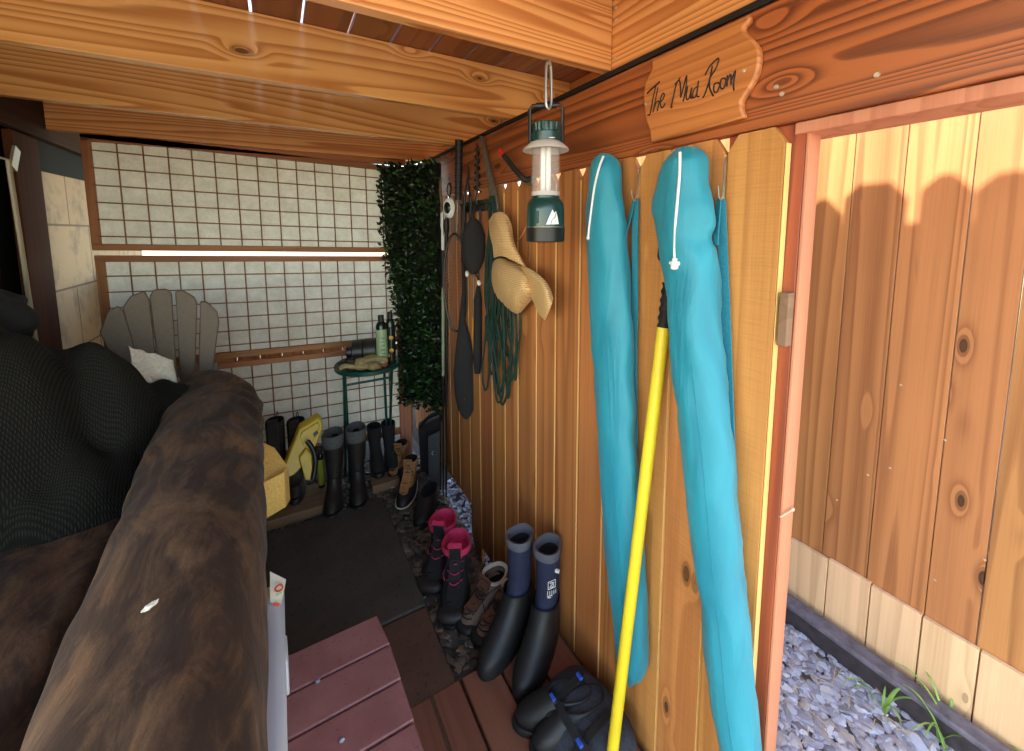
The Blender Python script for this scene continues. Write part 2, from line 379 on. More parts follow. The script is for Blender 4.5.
# ------------------------------------------------------------------ ground, gravel
def sm(a, b, x): t = min(1, max(0, (x-a)/(b-a))); return t*t*(3-2*t)
def gnd(x, y):
    trench = .40*math.exp(-((x-.985)/.13)**2)*sm(1.3, 1.6, y)*(1-sm(1.98, 2.2, y))
    trench2 = .34*math.exp(-((x-1.0)/.13)**2)*sm(1.98, 2.2, y)
    return -.035-trench-trench2
g = MB(); nx, ny = 150, 150
gx = [-6+4.6*i/20 for i in range(20)]+[-1.4+.045*i for i in range(82)]+[2.3+5*i/20 for i in range(1, 21)]
gy = [-6+5*i/20 for i in range(20)]+[-1+.05*i for i in range(90)]+[3.5+6*i/20 for i in range(1, 21)]
g.add([V(x, y, gnd(x, y)) for x in gx for y in gy], [(i*len(gy)+j, (i+1)*len(gy)+j, (i+1)*len(gy)+j+1, i*len(gy)+j+1) for i in range(len(gx)-1) for j in range(len(gy)-1)])
tag(g.build('ground', M['soil']), kind='structure')
ico = bmesh.new(); bmesh.ops.create_icosphere(ico, subdivisions=2, radius=1); ico.verts.index_update()
IV = [v.co.copy() for v in ico.verts]; IF = [tuple(v.index for v in f.verts) for f in ico.faces]; ico.free()
def stones(boxes, n, r0, r1, seed, skip=None):
    rnd = random.Random(seed); st = MB()
    area = [(b[1]-b[0])*(b[3]-b[2]) for b in boxes]
    for b, a in zip(boxes, area):
        for _ in range(int(n*a/sum(area))):
            x, y = rnd.uniform(b[0], b[1]), rnd.uniform(b[2], b[3])
            if skip and skip(x, y): continue
            r = rnd.uniform(r0, r1); q = V(r*rnd.uniform(.85, 1.5), r*rnd.uniform(.6, .95), r*rnd.uniform(.25, .5))
            R = Euler((rnd.uniform(-.4, .4), rnd.uniform(-.4, .4), rnd.uniform(0, PI))).to_matrix(); sd = V(rnd.random()*50, rnd.random()*50, 0)
            c = V(x, y, gnd(x, y)+q.z*rnd.uniform(.2, .9))
            st.add([R @ V(p.x*q.x, p.y*q.y, p.z*q.z)*(1+.55*noise.noise(p*1.3+sd)+.18*noise.noise(p*2.9+sd))+c for p in IV], IF)
    return st
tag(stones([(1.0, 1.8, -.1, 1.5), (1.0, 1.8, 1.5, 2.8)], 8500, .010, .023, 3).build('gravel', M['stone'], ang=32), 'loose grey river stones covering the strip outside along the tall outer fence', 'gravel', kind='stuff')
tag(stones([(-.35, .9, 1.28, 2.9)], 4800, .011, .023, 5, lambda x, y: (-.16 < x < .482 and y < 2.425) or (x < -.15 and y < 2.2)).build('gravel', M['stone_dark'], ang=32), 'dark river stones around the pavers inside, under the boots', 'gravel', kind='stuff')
# straw and grass outside
st = MB(); rnd = random.Random(9)
for _ in range(170):
    x, y = rnd.uniform(1.0, 1.72), rnd.uniform(-.05, 1.0); a = rnd.uniform(0, PI); L = rnd.uniform(.03, .1); z = gnd(x, y)+.025
    d = V(math.cos(a), math.sin(a), rnd.uniform(-.1, .25))*L; st.tube([V(x, y, z), V(x, y, z)+d*.5+V(0, 0, .004), V(x, y, z)+d], .0012, 4)
tag(st.build('dry_straw', M['dry']), 'dry straw bits lying scattered on the outside gravel', 'straw', kind='stuff')
def tuft(px, py, n, h, label, seed):
    rnd = random.Random(seed); c = fz(px, py, -.02); t = thing('grass_tuft', label, 'grass', c)
    for k in range(n):
        a = rnd.uniform(0, 2*PI); L = h*rnd.uniform(.6, 1.1); o = c+V(rnd.uniform(-.02, .02), rnd.uniform(-.02, .02), -.01)
        d = V(math.cos(a), math.sin(a), 0); pts = [o, o+d*L*.25+V(0, 0, L*.55), o+d*L*.6+V(0, 0, L*.8), o+d*L*.95+V(0, 0, L*.7)]
        cp = crv(pts, 4); w = V(-d.y, d.x, 0)
        MB().ribbon(cp, [w*.0035*(1-(i/len(cp))**2+.05) for i in range(len(cp))], .0004).build('blade', M['grass'], t)
tuft(943, 742, 8, .17, 'green grass tuft with arching blades against the black edging, closest to the camera', 1)
tuft(880, 706, 7, .11, 'low green grass tuft in the gravel in front of the black edging', 2)
tuft(996, 750, 5, .12, 'green grass tuft at the bottom right corner by the edging', 3)

# ------------------------------------------------------------------ pavers, deck planks, step
P = bx('paver', (-.14, 1.584, -.06), (.473, 2.415, 0), M['slab'], None, .008); tag(P, 'large dark grey concrete paver in the middle of the floor', 'paver')
P = bx('paver', (-.14, .76, -.06), (.473, 1.578, -.002), M['slab_brown'], None, .008); tag(P, 'brown paver between the dark grey paver and the deck planks, partly under the red step', 'paver')
dk = thing('deck_platform', 'brown plank deck landing beside the red step, under the clogs and rain boots', 'deck', (.55, .5, -.03))
xs = [.115, .247, .379, .488, .63, .765, .90]
for i in range(6): bx('plank', (xs[i]+.004, -.5, -.03), (xs[i+1]-.004, 1.233+(0 if i else 0), .0), M['deck_y'], dk, .004)
for y in (-.3, .35, 1.05): bx('bearer', (.12, y, -.12), (.895, y+.05, -.03), M['deck_y'], dk)
sp = thing('wooden_step', 'low red-brown painted plank step beside the white bin', 'step', (.0, 1., 0))
zs = .36; ys = [1.275, 1.155, 1.04, .925, .81, .69, .57]
def stepx(y): return .228+(1.27-y)*.03
for i in range(6):
    y1, y0 = ys[i]-.003, ys[i+1]+.003
    MB().prism([V(-.05, y0, zs-.028), V(stepx(y0), y0, zs-.028), V(stepx(y1)-(.012 if i == 0 else 0), y1, zs-.028), V(-.05, y1, zs-.028)], (0, 0, .028)).build('tread_board', M['step'], sp, .004)
for y in (1.24, .61): bx('leg_frame', (-.03, y-.02, 0), (.2, y+.02, zs-.028), M['step'], sp)
for x in (-.03, .18): bx('side_rail', (x, .61, zs-.13), (x+.025, 1.24, zs-.028), M['step'], sp)
for px, py, sd in ((318, 683, 1), (342, 742, 2)):
    p = fz(px, py, zs); o = MB().blob(p+V(0, 0, .005), (.007, .004, .006), sd, .4, 5, 2).build('pebble', M['stone']); tag(o, 'small grey stone chip on the red-brown step, ' + ('in the second seam from its end' if sd == 1 else 'nearer the camera'), 'pebble')

# ------------------------------------------------------------------ ceiling joists, beams, deck boards above
ZJ = 2.10; ZT = 2.305
for i, (y, lab) in enumerate(((.37, 'ceiling joist overhead, nearest the camera'), (.98, 'pale orange ceiling joist the lantern hangs from'), (1.592, 'orange varnished ceiling joist with bold wavy grain, next beyond the lantern joist'), (2.21, 'darker knotty ceiling joist, third beyond the lantern'), (2.83, 'darkest ceiling joist, right above the wire lattice screen'))):
    if i == 0: continue
    o = bx('ceiling_joist', (-.925, y, ZJ), (1.235 if i > 1 else .918, y+.038, ZT), M['lumber_x'], None, .003); tag(o, lab, 'joist', 'joists under the deck')
x = -2.22; k = 0
cl = thing('ceiling', 'brown deck boards overhead laid side by side with narrow gaps', 'ceiling', (0, 1.5, ZT), kind='structure')
while x < 1.22:
    w = .137; bx('deck_board', (x, -.25, ZT+.001), (x+w, 4.4, ZT+.034), M['soffit_y'], cl, .002); x += w+.009
o = bx('rim_board', (1.238, 1.02, ZJ-.001), (1.276, 3.0, ZT), M['lumber_y'], None, .003); tag(o, 'outer rim board closing the joist bays beyond the top of the fence', 'beam')
o = bx('blocking_board', (.92, -.25, ZJ-.001), (.958, 1.018, ZT), M['lumber_y'], None, .003); tag(o, 'varnished blocking board with bold grain and screws, above the carved sign', 'beam')
for z, y in ((2.13, .935), (2.18, .93), (2.225, .935)):
    pass
bmO = thing('support_beam', 'deep red-stained beam along the top of the fence, carrying the carved sign', 'beam', (.935, 1.3, 1.83))
bx('beam_body', (.916, -.25, 1.83), (.954, 3.0, 2.082), M['beam_y'], bmO, .004)
bx('shadow_strip', (.912, -.25, 2.083), (.95, 3.0, 2.0985), M['black_gap'], bmO, .001)  # black strip standing in for the shadow gap between beam and joists
for px, py in ((776.5, 87), (782, 94), (877, 75)):
    p = fx(px, py, .915); MB().lathe([(.005, 0), (.004, -.003)], p, 10, (1, 0, 0)).build('screw_head', M['nail'], bmO)
for px, py in ((616, 8), (616.5, 20.5), (615, 58)):
    p = fx(px, py, .919); MB().lathe([(.005, 0), (.004, -.003)], p, 10, (1, 0, 0)).build('screw_head', M['nail'], o)
o = bx('left_ledger', (-.964, .6, 2.05), (-.926, 4.4, 2.3), M['dark_y'], None, .003); o.name = 'ledger_board'; tag(o, 'dark ledger board running along the top of the block wall', 'beam')
# header trim and right post
o = bx('header_trim', (.93, -.25, 1.805), (1.03, .455, 1.829), M['redwood_z'], None, .002); tag(o, 'reddish header board under the beam, over the opening to the outer fence', 'trim')
pst = thing('gate_post', 'reddish square post at the open end of the picket fence', 'post', (.985, .49, -.3))
bx('post_body', (.9385, .4375, -.35), (.985, .60, 1.83), M['beam_z'], pst, .002)
bx('lit_face', (.9390, .430, -.35), (.985, .437, 1.828), M['redwood_z'], pst, .002)  # near face of the post, its paler colour standing in for light on it
p = fx(779, 317, .925); bx('catch_block', (.915, .437, p.z-.06), (.938, .456, p.z+.055), M['plank_x'], pst, .002)
p = fy(790, 508, .43); MB().tube([p+V(-.05, -.004, 0), p+V(0, -.006, 0)], .0018, 6).build('nail', M['nail'], pst); MB().blob(p+V(.0, -.006, 0), (.005, .003, .005), 1, 0, 1, 2).build('nail_head', M['nail'], pst)
# unseen boards added on the deck edge to cast a wavy shadow
rail = thing('shadow_pickets', 'unseen row of short dog-ear boards added on the deck edge overhead to cast a wavy shadow', 'shadow_caster', (.99, 1, 2.3))
y = -.4; rr = random.Random(4)
while y < 2.6:
    w = rr.uniform(.1, .2); h = rr.uniform(.07, .16)
    MB().prism([V(1.28, y, 2.2), V(1.28, y+w, 2.2), V(1.28, y+w, 2.31+h-.045), V(1.28, y+w-.04, 2.31+h), V(1.28, y+.05, 2.31+h), V(1.28, y, 2.31+h-.06)], (.018, 0, 0)).build('picket', M['cedar_z'], rail); y += w+rr.choice((.004, .004, .03))

# ------------------------------------------------------------------ inner picket fence
edges = [.462, .594, .727, .860, .984, 1.120, 1.262, 1.396, 1.548, 1.672, 1.810, 1.958, 2.098, 2.262, 2.40, 2.53, 2.66, 2.80, 2.94, 3.08, 3.22]
pf = thing('picket_fence', 'brown cedar picket fence that the tools and teal bags hang on', 'fence', (.93, 1.5, -.3))
for i in range(len(edges)-1):
    y0, y1 = edges[i]+.004, edges[i+1]-.0035; zt = 1.829-random.uniform(0, .004); c = .03
    zb = -.45 if y1 < 1.70 else (-.45 if y1 < 1.75 else (-.19 if y1 < 2.095 else -.01))
    if 1.66 < y0 < 1.70: zb = -.45
    pts = [V(.92, y0, zb), V(.92, y1, zb), V(.92, y1, zt-c*1.2), V(.92, y1-c*.8, zt), V(.92, y0+c*.8, zt), V(.92, y0, zt-c*1.2)]
    if i == 11: pts[0].z -= .26
    if i: bx('lit_cut_edge', (.9203, y0-.0012, zb+.02+(.26 if i == 11 else 0)), (.9368, y0-.0001, zt-.04), M['lit_cut_edge'], pf, 0)  # pale sliver: bare cut wood plus the bright seam light, painted in
    if i == 0: bx('lit_cut_edge', (.9203, .4625, -.45), (.9368, .4643, 1.79), M['lit_cut_edge'], pf, 0)
    MB().prism(pts, (.017, 0, 0)).build('picket', M['rough_cedar_z'] if i < 3 else M['cedar_z'], pf, .0015)
for z in (.35, 1.55): bx('fence_rail', (.9375, .61, z), (.975, 3.2, z+.085), M['cedar_y'], pf)

# ------------------------------------------------------------------ outer fence
of = thing('board_fence', 'tall outer board fence beyond the opening, sunlit along its top', 'fence', (1.87, 1, 0))
D2 = 1.86
oe = [-.46, -.31, -.165, -.01, .135, .275, .395, .555, .70, .86, 1.01, 1.15, 1.30, 1.45, 1.60, 1.75, 1.9, 2.05, 2.2, 2.35, 2.5, 2.65, 2.8, 2.95]
for i in range(len(oe)-1): bx('board', (D2, oe[i]+.0015, -.05), (D2+.018, oe[i+1]-.0015, 2.32), M['outer_z'], of, .0015)
ke = [-.40, -.27, -.13, .01, .135, .262, .395, .535, .67, .81, .95, 1.09, 1.23, 1.37, 1.5]
for i in range(len(ke)-1): bx('kick_board', (D2-.019, ke[i]+.002, -.06), (D2-.002, ke[i+1]-.002, .302+random.uniform(-.008, .004)), M['kick_z'], of, .0015)
for z in (.5, 2.0): bx('fence_rail', (D2+.0185, -.45, z), (D2+.055, 2.9, z+.09), M['cedar_y'], of)
for px, py in ((837, 500), (868, 475), (890, 468), (935, 580), (985, 560), (901, 385), (945, 440)):
    p = fx(px, py, D2); MB().lathe([(.004, 0), (.003, -.002)], p, 8, (1, 0, 0)).build('nail_head', M['nail'], of)
ed = thing('landscape_edging', 'black landscape edging timber at the foot of the outer fence', 'edging', (1.79, .3, -.03))
ep = [V(1.775, y, -.05) for y in (-.4, .9)]
MB().box((1.765, -.4, -.05), (1.80, .86, .062)).build('edging_body', M['edging'], ed, .006)
MB().box((1.752, -.4, .05), (1.812, .86, .072)).build('edging_cap', M['edging_top'], ed, .006)
rf = thing('rear_shade_fence', 'low board fence added outside behind the lattice screens to shade the lower ones', 'fence', (-.4, 3.45, -.1))  # added behind the screens to keep light off the lower panels
x = -1.0
while x < .5: bx('board', (x, 3.45, -.1), (x+.137, 3.468, 1.36), M['outer_z'], rf, .002); x += .141
bx('fence_rail', (-1.0, 3.469, .9), (.55, 3.5, .99), M['cedar_x'], rf)
pa = bx('floor_bounce', (-3.5, -4.5, -.06), (3.5, -.75, -.012), M['bounce_concrete'], None, .01); tag(pa, kind='structure')  # unseen pale slab added behind the camera to bounce sunlight under the deck
# ------------------------------------------------------------------ left block wall, door
wl = thing('wall_left', 'cream painted concrete block wall with dark flashing along its top', 'wall', (-1.05, 3.1, 0), kind='structure')
WX = -.965
bx('block_face', (WX-.15, 2.80, -.1), (WX, 4.4, 2.3), M['block'], wl, .002)
fp = [V(WX+.001, 2.6, 1.90), V(WX+.001, 4.2, 1.93), V(WX+.001, 4.2, 2.05), V(WX+.001, 2.6, 2.05)]
MB().prism(fp, (.006, 0, 0)).build('flashing', M['flashing'], wl)
bx('house_wall', (WX-.15, 1.0, -.1), (WX-.02, 1.78, 2.3), M['block'], wl, .002)
dr = thing('door_1', 'dark door with brown trim and a thin metal edge strip', 'door', (-.95, 2.5, 0), kind='structure')
a, b = fx(20, 200, WX+.03).y, fx(45, 200, WX+.03).y
bx('door_trim', (WX, a, 0), (WX+.03, b, 2.04), M['trimdark_z'], dr, .003)
bx('door_panel', (WX-.06, 1.8, 0), (WX-.025, 2.80, 2.3), M['door_glass'], dr, .002)
p0, p1 = fx(8, 160, WX+.035), fx(39, 322, WX+.035)
MB().tube([p0+V(0, -.14, -.0), p0, V(p0.x, p1.y+.0, .05)], .009, 6).build('edge_strip', M['metal_strip'], dr)
q = fx(13, 158, WX+.035); MB().box(q+V(-.004, -.012, -.05), q+V(.006, .03, .05), Matrix.Rotation(-.5, 3, 'X')).build('closer_bracket', M['metal_strip'], dr)

# ------------------------------------------------------------------ wire lattice screens
YL = 2.89
def zl(z, x): return z-.036*(x+.82)      # the frames hang slightly out of level
def lattice(z0, z1, x0, label, cw, chs):
    x1 = .80; t = thing('lattice_screen', label, 'screen', (0, YL, z0), 'wire lattice screens across the far end')
    fwid, th = .034, .03
    def bar(xa, xb, za, zb, nm):
        MB().add([V(xa, YL-th/2, zl(za, xa)), V(xb, YL-th/2, zl(za, xb)), V(xb, YL-th/2, zl(zb, xb)), V(xa, YL-th/2, zl(zb, xa)), V(xa, YL+th/2, zl(za, xa)), V(xb, YL+th/2, zl(za, xb)), V(xb, YL+th/2, zl(zb, xb)), V(xa, YL+th/2, zl(zb, xa))], [(0, 1, 2, 3), (7, 6, 5, 4), (0, 4, 5, 1), (1, 5, 6, 2), (2, 6, 7, 3), (3, 7, 4, 0)]).build(nm, M['lattice_wood_x'] if xb-xa > .2 else M['lattice_wood_z'], t, .002)
    
    if z1 > 2: bx('frame_rail', (x0, YL-.015, 2.068), (x1, YL+.015, 2.118), M['lattice_wood_x'], t, .002)
    bar(x0, x1, z1-fwid, z1, 'frame_rail'); bar(x0, x1, z0, z0+fwid, 'frame_rail')
    bar(x0, x0+fwid, z0+fwid, z1-fwid, 'frame_stile'); bar(x1-fwid, x1, z0+fwid, z1-fwid, 'frame_stile')
    MB().add([V(x0+.01, YL+.012, zl(z0+.01, x0)), V(x1-.01, YL+.012, zl(z0+.01, x1)), V(x1-.01, YL+.012, zl(z1-.01, x1)), V(x0+.01, YL+.012, zl(z1-.01, x0))], [(0, 1, 2, 3)]).build('backing_cloth', M['backing'], t)
    w = MB(); x = x0+fwid+cw*.98
    while x < x1-fwid: w.tube([V(x, YL-.01, zl(z0+.02, x)), V(x, YL-.01, zl(z1-.02, x))], .0035, 5); x += cw
    z = z1-fwid-chs[0]
    while z > z0+fwid: w.tube([V(x0+.02, YL-.013, zl(z, x0)), V(x1-.02, YL-.013, zl(z, x1))], .0035, 5); z -= chs[1]
    w.build('wire_mesh', M['wire'], t); return t
LSC = YL/2.87
lattice(1.520, 2.114, -.825, 'uppermost cream-backed wire lattice screen, just under the joists', .102, (.055, .0865))
lattice(.885, 1.494, -.82, 'middle cream-backed wire lattice screen, behind the fan-back chair', .102, (.075, .0845))
lattice(.19, .858, -.82, 'lowest cream-backed wire lattice screen, behind the boots and green table', .102, (.075, .0845))
lp = bx('corner_post', (.70, 2.84, -.3), (.78, 2.87, 1.0), M['redwood_z'], None); tag(lp, 'short reddish post in the far corner behind the green table', 'post')

# ------------------------------------------------------------------ artificial hedge panel
A, B = V(.885, 2.43, 0), V(.635, 2.83, 0)
hp = thing('hedge_panel', 'dark artificial boxwood hedge panel standing in the far corner', 'hedge', ((A.x+B.x)/2, (A.y+B.y)/2, .55))
d = (B-A); nrm = V(-d.y, d.x, 0).normalized();
if nrm.y > 0: nrm = -nrm
zt, zb = 2.03, .47
MB().prism([A+V(0, 0, zb), A+d*.74+V(0, 0, zb), A+d*.76+V(0, 0, 1.0), B+V(0, 0, 1.6), B+V(0, 0, zt), A+V(0, 0, zt)], -nrm*.02).build('backing_grid', M['black_plastic'], hp)
lv = MB(); rnd = random.Random(12)
for _ in range(5200):
    z = rnd.uniform(zb-.03, zt+.015); u = rnd.random()*(1-.28*sm(1.75, .9, z) if False else 1-.26*(1-sm(.85, 1.65, z))); c = A+d*u*1.02+V(0, 0, z)+nrm*rnd.uniform(0, .045)
    dirv = (nrm*rnd.uniform(.2, 1)+V(rnd.uniform(-.7, .7), rnd.uniform(-.7, .7), rnd.uniform(-.5, 1))).normalized(); L = rnd.uniform(.022, .042)
    s_ = dirv.cross(V(rnd.uniform(-1, 1), rnd.uniform(-1, 1), rnd.uniform(-1, 1))).normalized()*L*.28
    n_ = dirv.cross(s_).normalized()*L*.1
    lv.add([c, c+dirv*L*.5+s_+n_, c+dirv*L, c+dirv*L*.5-s_+n_, c+dirv*L*.5], [(0, 1, 4), (1, 2, 4), (2, 3, 4), (3, 0, 4)])
tag(lv.build('foliage', M['leaf'], hp, smooth=False), kind='stuff')

# ------------------------------------------------------------------ adirondack chair
YC = 2.42
ch = thing('adirondack_chair', 'grey fan-back garden chair in front of the middle lattice screen', 'chair', (-.5, 2.4, -.04))
slats = [((99, 333), (107, 312), (117, 306), (123, 312), (146, 384), (124, 384)), ((122, 308), (130, 296), (144, 291), (149, 300), (158, 384), (143, 384)), ((149, 296), (154, 289.5), (166, 289), (171.5, 294), (177, 384), (160, 384)), ((175, 292), (182, 290), (194, 297), (197, 303), (194.5, 384), (180, 384)), ((200, 301), (207, 302), (217, 312), (219, 322), (211, 384), (198, 384))]
for sl in slats:
    P3 = [fy(x, y, YC+.10-(y-290)*.0004) for x, y in sl]
    MB().prism(P3, (0, .02, 0)).build('back_slat', M['chair'], ch, .006)
for z in (.72, .90):
    MB().box((-.66, YC+.10+.02-(1.34-z)*.10, z), (-.30, YC+.145-(1.34-z)*.10, z+.05)).build('back_rail', M['chair'], ch, .004)
for k in range(3): bx('seat_slat', (-.70, 2.27+.075*k, .60-.012*k), (-.26, 2.335+.075*k, .622-.012*k), M['chair'], ch, .004)
for x in (-.74, -.25):
    bx('front_leg', (x, 2.27, -.04), (x+.03, 2.33, .60), M['chair'], ch, .004); bx('rear_leg', (x, 2.46, -.04), (x+.03, 2.53, .62), M['chair'], ch, .004)
    bx('seat_rail', (x, 2.33, .50), (x+.03, 2.46, .57), M['chair'], ch, .004)

# ------------------------------------------------------------------ bins, brown rolled mattress, cushion, mesh pile
def bin_(x0, x1, y0, y1, z1, label):
    t = thing('storage_bin', label, 'bin', ((x0+x1)/2, (y0+y1)/2, 0))
    tp = .018
    def rg(z, e, r=.03):
        out = []
        for cx, cy, a0 in ((x1-r+e, y1-r+e, 0), (x0+r-e, y1-r+e, 1), (x0+r-e, y0+r-e, 2), (x1-r+e, y0+r-e, 3)):
            for k in range(5): a = (a0+k/4)*PI/2; out.append(V(cx+r*math.cos(a), cy+r*math.sin(a), z))
        return out
    MB().loft([rg(0, -tp), rg(z1*.5, -tp*.4), rg(z1-.06, 0), rg(z1-.055, .008), rg(z1-.04, .008), rg(z1-.038, 0)]).build('tub', M['bin'], t, ang=50)
    MB().loft([rg(z1-.037, .012), rg(z1-.015, .012), rg(z1-.005, .004), rg(z1, -.01)]).build('lid', M['bin'], t, ang=50)
    for y in (y0+.2, y1-.2): MB().box((x1+.006, y-.04, z1-.13), (x1+.016, y+.04, z1-.03)).build('latch', M['bin'], t, .004)
bin_(-.62, -.052, .45, 1.335, .55, 'white plastic storage bin under the near half of the brown roll')
bin_(-.72, -.20, 1.38, 2.20, .58, 'white plastic storage bin under the far half of the brown roll')
def ring(c, rx, rz, n=40, sq=2.3, flatb=.8):
    out = []
    for k in range(n):
        a = 2*PI*k/n; ca, sa = math.cos(a), math.sin(a)
        out.append(V(c[0]+rx*math.copysign(abs(ca)**(2/sq), ca), c[1], c[2]+rz*math.copysign(abs(sa)**(2/sq), sa)*(flatb if sa < 0 else 1)))
    return out
rm = MB(); rings = []
N = 130
for i in range(N+1):
    t = i/N; y = .42+t*1.80; e = min(1, t/.06, (1-t)/.05); e = math.sqrt(max(.02, 1-(1-e)**2))
    c = V(-.205-.085*t, y, .735+.075*t); rx, rz = .158+.022*t, .175+.02*t
    r = ring(c, rx*e, rz*e)
    for p in r:
        q = p-c; a = math.atan2(q.z, q.x)
        wr = .006*noise.noise(V(a*1.2+y*2.2, y*9, 1.))+.012*noise.noise(V(a*1.5, y*2.5, 4.))+.0065*math.sin(46*y+4*a+4*noise.noise(V(y*3, a, 2)))*sm(.45, .9, t)*(.4+.6*abs(noise.noise(V(y*5, a*2, 8)))*2)
        p += q.normalized()*wr*(1+.6*t)
    rings.append(r)
rm.loft(rings); o = rm.build('rolled_mattress', M['suede'], ang=80); tag(o, 'long rolled mattress in dusty brown fabric lying lengthwise on the white bins', 'mattress')
for zi in range(400):
    lp3 = fz(150, 608, 1.05-zi*.001); tt = (lp3.y-.42)/1.8
    if ((lp3.x+.205+.085*tt)/(.158+.022*tt))**2+((lp3.z-.735-.075*tt)/(.175+.02*tt))**2 < 1.06: break
o = MB().blob(lp3+V(0, 0, .004), (.012, .005, .004), 3, .5, 5, 3, Matrix.Rotation(.7, 3, 'Z')).build('feather', M['paper'])
o.name = 'lint_tuft'; tag(o, 'small pale tuft of lint stuck on top of the brown roll', 'lint')
cu = MB(); nu, nv = 44, 60; top = []; 
def cz(x, y): return .735+.035*noise.noise(V(x*3, y*3, 5))+.012*noise.noise(V(x*11, y*8, 1))+.05*math.sin(max(0, min(1, (x+.98)/.62))*PI)
def cush(x0, x1, y0, y1, th):
    vs = []; fs = []
    for i in range(nu+1):
        for j in range(nv+1):
            u, v = i/nu, j/nv; x = x0+(x1-x0)*u; y = y0+(y1-y0)*v; e = min(1, u/.08, (1-u)/.08, v/.06, (1-v)/.06); e = math.sqrt(max(0, 1-(1-e)**2))
            z = cz(x, y); vs.append(V(x, y, z-th/2*(1-e)))
    b0 = len(vs)
    for i in range(nu+1):
        for j in range(nv+1):
            u, v = i/nu, j/nv; x = x0+(x1-x0)*u; y = y0+(y1-y0)*v; e = min(1, u/.08, (1-u)/.08, v/.06, (1-v)/.06); e = math.sqrt(max(0, 1-(1-e)**2))
            vs.append(V(x, y, max(.59, cz(x, y)-th)+th/2*(1-e)*.6))
    w = nv+1
    for i in range(nu):
        for j in range(nv):
            fs.append((i*w+j, (i+1)*w+j, (i+1)*w+j+1, i*w+j+1)); fs.append((b0+i*w+j, b0+i*w+j+1, b0+(i+1)*w+j+1, b0+(i+1)*w+j))
    for i in range(nu):
        for j, s in ((0, 1), (nv, -1)):
            q = (i*w+j, b0+i*w+j, b0+(i+1)*w+j, (i+1)*w+j); fs.append(q if s > 0 else q[::-1])
    for j in range(nv):
        for i, s in ((0, -1), (nu, 1)):
            q = (i*w+j, b0+i*w+j, b0+i*w+j+1, i*w+j+1); fs.append(q if s > 0 else q[::-1])
    return MB().add(vs, fs)
o = cush(-.955, -.43, .35, 2.12, .2).build('seat_cushion', M['suede'], ang=80); tag(o, 'wide flat brown cushion lying beside the roll, partly under the black mesh', 'cushion')
bin_(-.945, -.66, .45, 1.34, .545, 'white plastic storage bin hidden beneath the flat brown cushion')
def pile():
    vs = []; fs = []; n1, n2 = 90, 80; x0, x1, y0, y1 = -.955, -.22, 1.3, 2.235
    def hz(x, y):
        def bump(cx, cy, rx, ry, h, a=0):
            dx, dy = x-cx, y-cy; dx, dy = dx*math.cos(a)+dy*math.sin(a), -dx*math.sin(a)+dy*math.cos(a); r = (dx/rx)**2+(dy/ry)**2
            return h*math.sqrt(max(0, 1-r)) if r < 1 else 0
        b = [bump(-.80, 1.78, .27, .30, .56), bump(-.555, 1.90, .16, .21, .44, .3), bump(-.44, 2.0, .16, .18, .27, .2), bump(-.345, 2.08, .11, .12, .19, 0), bump(-.62, 1.72, .2, .22, .2)]
        s = 1+sum(math.exp(24*v)-1 for v in b); z = math.log(s)/24
        z = max(z, 0); fold = .016*math.sin(24*(x*.9+y)+5*noise.noise(V(x*4, y*4, 3)))+.05*noise.noise(V(x*6, y*6, 7))+.02*noise.noise(V(x*15, y*15, 2))
        return cz(x, y)+.004+z+fold*min(1, z*6)-.06*(1-min(1, z*9))
    for i in range(n1+1):
        for j in range(n2+1):
            x, y = x0+(x1-x0)*i/n1, y0+(y1-y0)*j/n2; vs.append(V(x, y, hz(x, y)))
    w = n2+1
    for i in range(n1):
        for j in range(n2):
            q = (i*w+j, (i+1)*w+j, (i+1)*w+j+1, i*w+j+1)
            if max(vs[k].z-cz(vs[k].x, vs[k].y) for k in q) > -.02: fs.append(q)
    return MB().add(vs, fs)
o = pile().build('shade_cloth', M['shade_cloth'], ang=80, solid=.006); tag(o, 'crumpled black-green shade cloth bundle heaped on the brown cushion', 'cloth')
o = MB().blob(fy(6, 312, 2.0)+V(-.05, 0, -.02), (.115, .11, .10), 4, .3, 4, 4).build('knit_bundle', M['black_knit']); tag(o, 'black knitted bundle lying on the mesh heap by the door', 'bundle')
wc = MB(); n1 = 24; Pq = []
for i in range(n1+1):
    for j in range(n1+1):
        u, v = i/n1, j/n1; p = fy(129+u*40+v*10, 346+v*34+u*18, 2.12); Pq.append(p+V(0, .06*u-.05*v+.03*noise.noise(V(u*3, v*3, 1)), .02*noise.noise(V(u*4, v*4, 8))))
wc.add(Pq, [(i*(n1+1)+j, (i+1)*(n1+1)+j, (i+1)*(n1+1)+j+1, i*(n1+1)+j+1) for i in range(n1) for j in range(n1)])
o = wc.build('white_rag', M['white_cloth'], ang=80, solid=.008); tag(o, 'crumpled white rag between the black mesh heap and the grey chair', 'cloth')
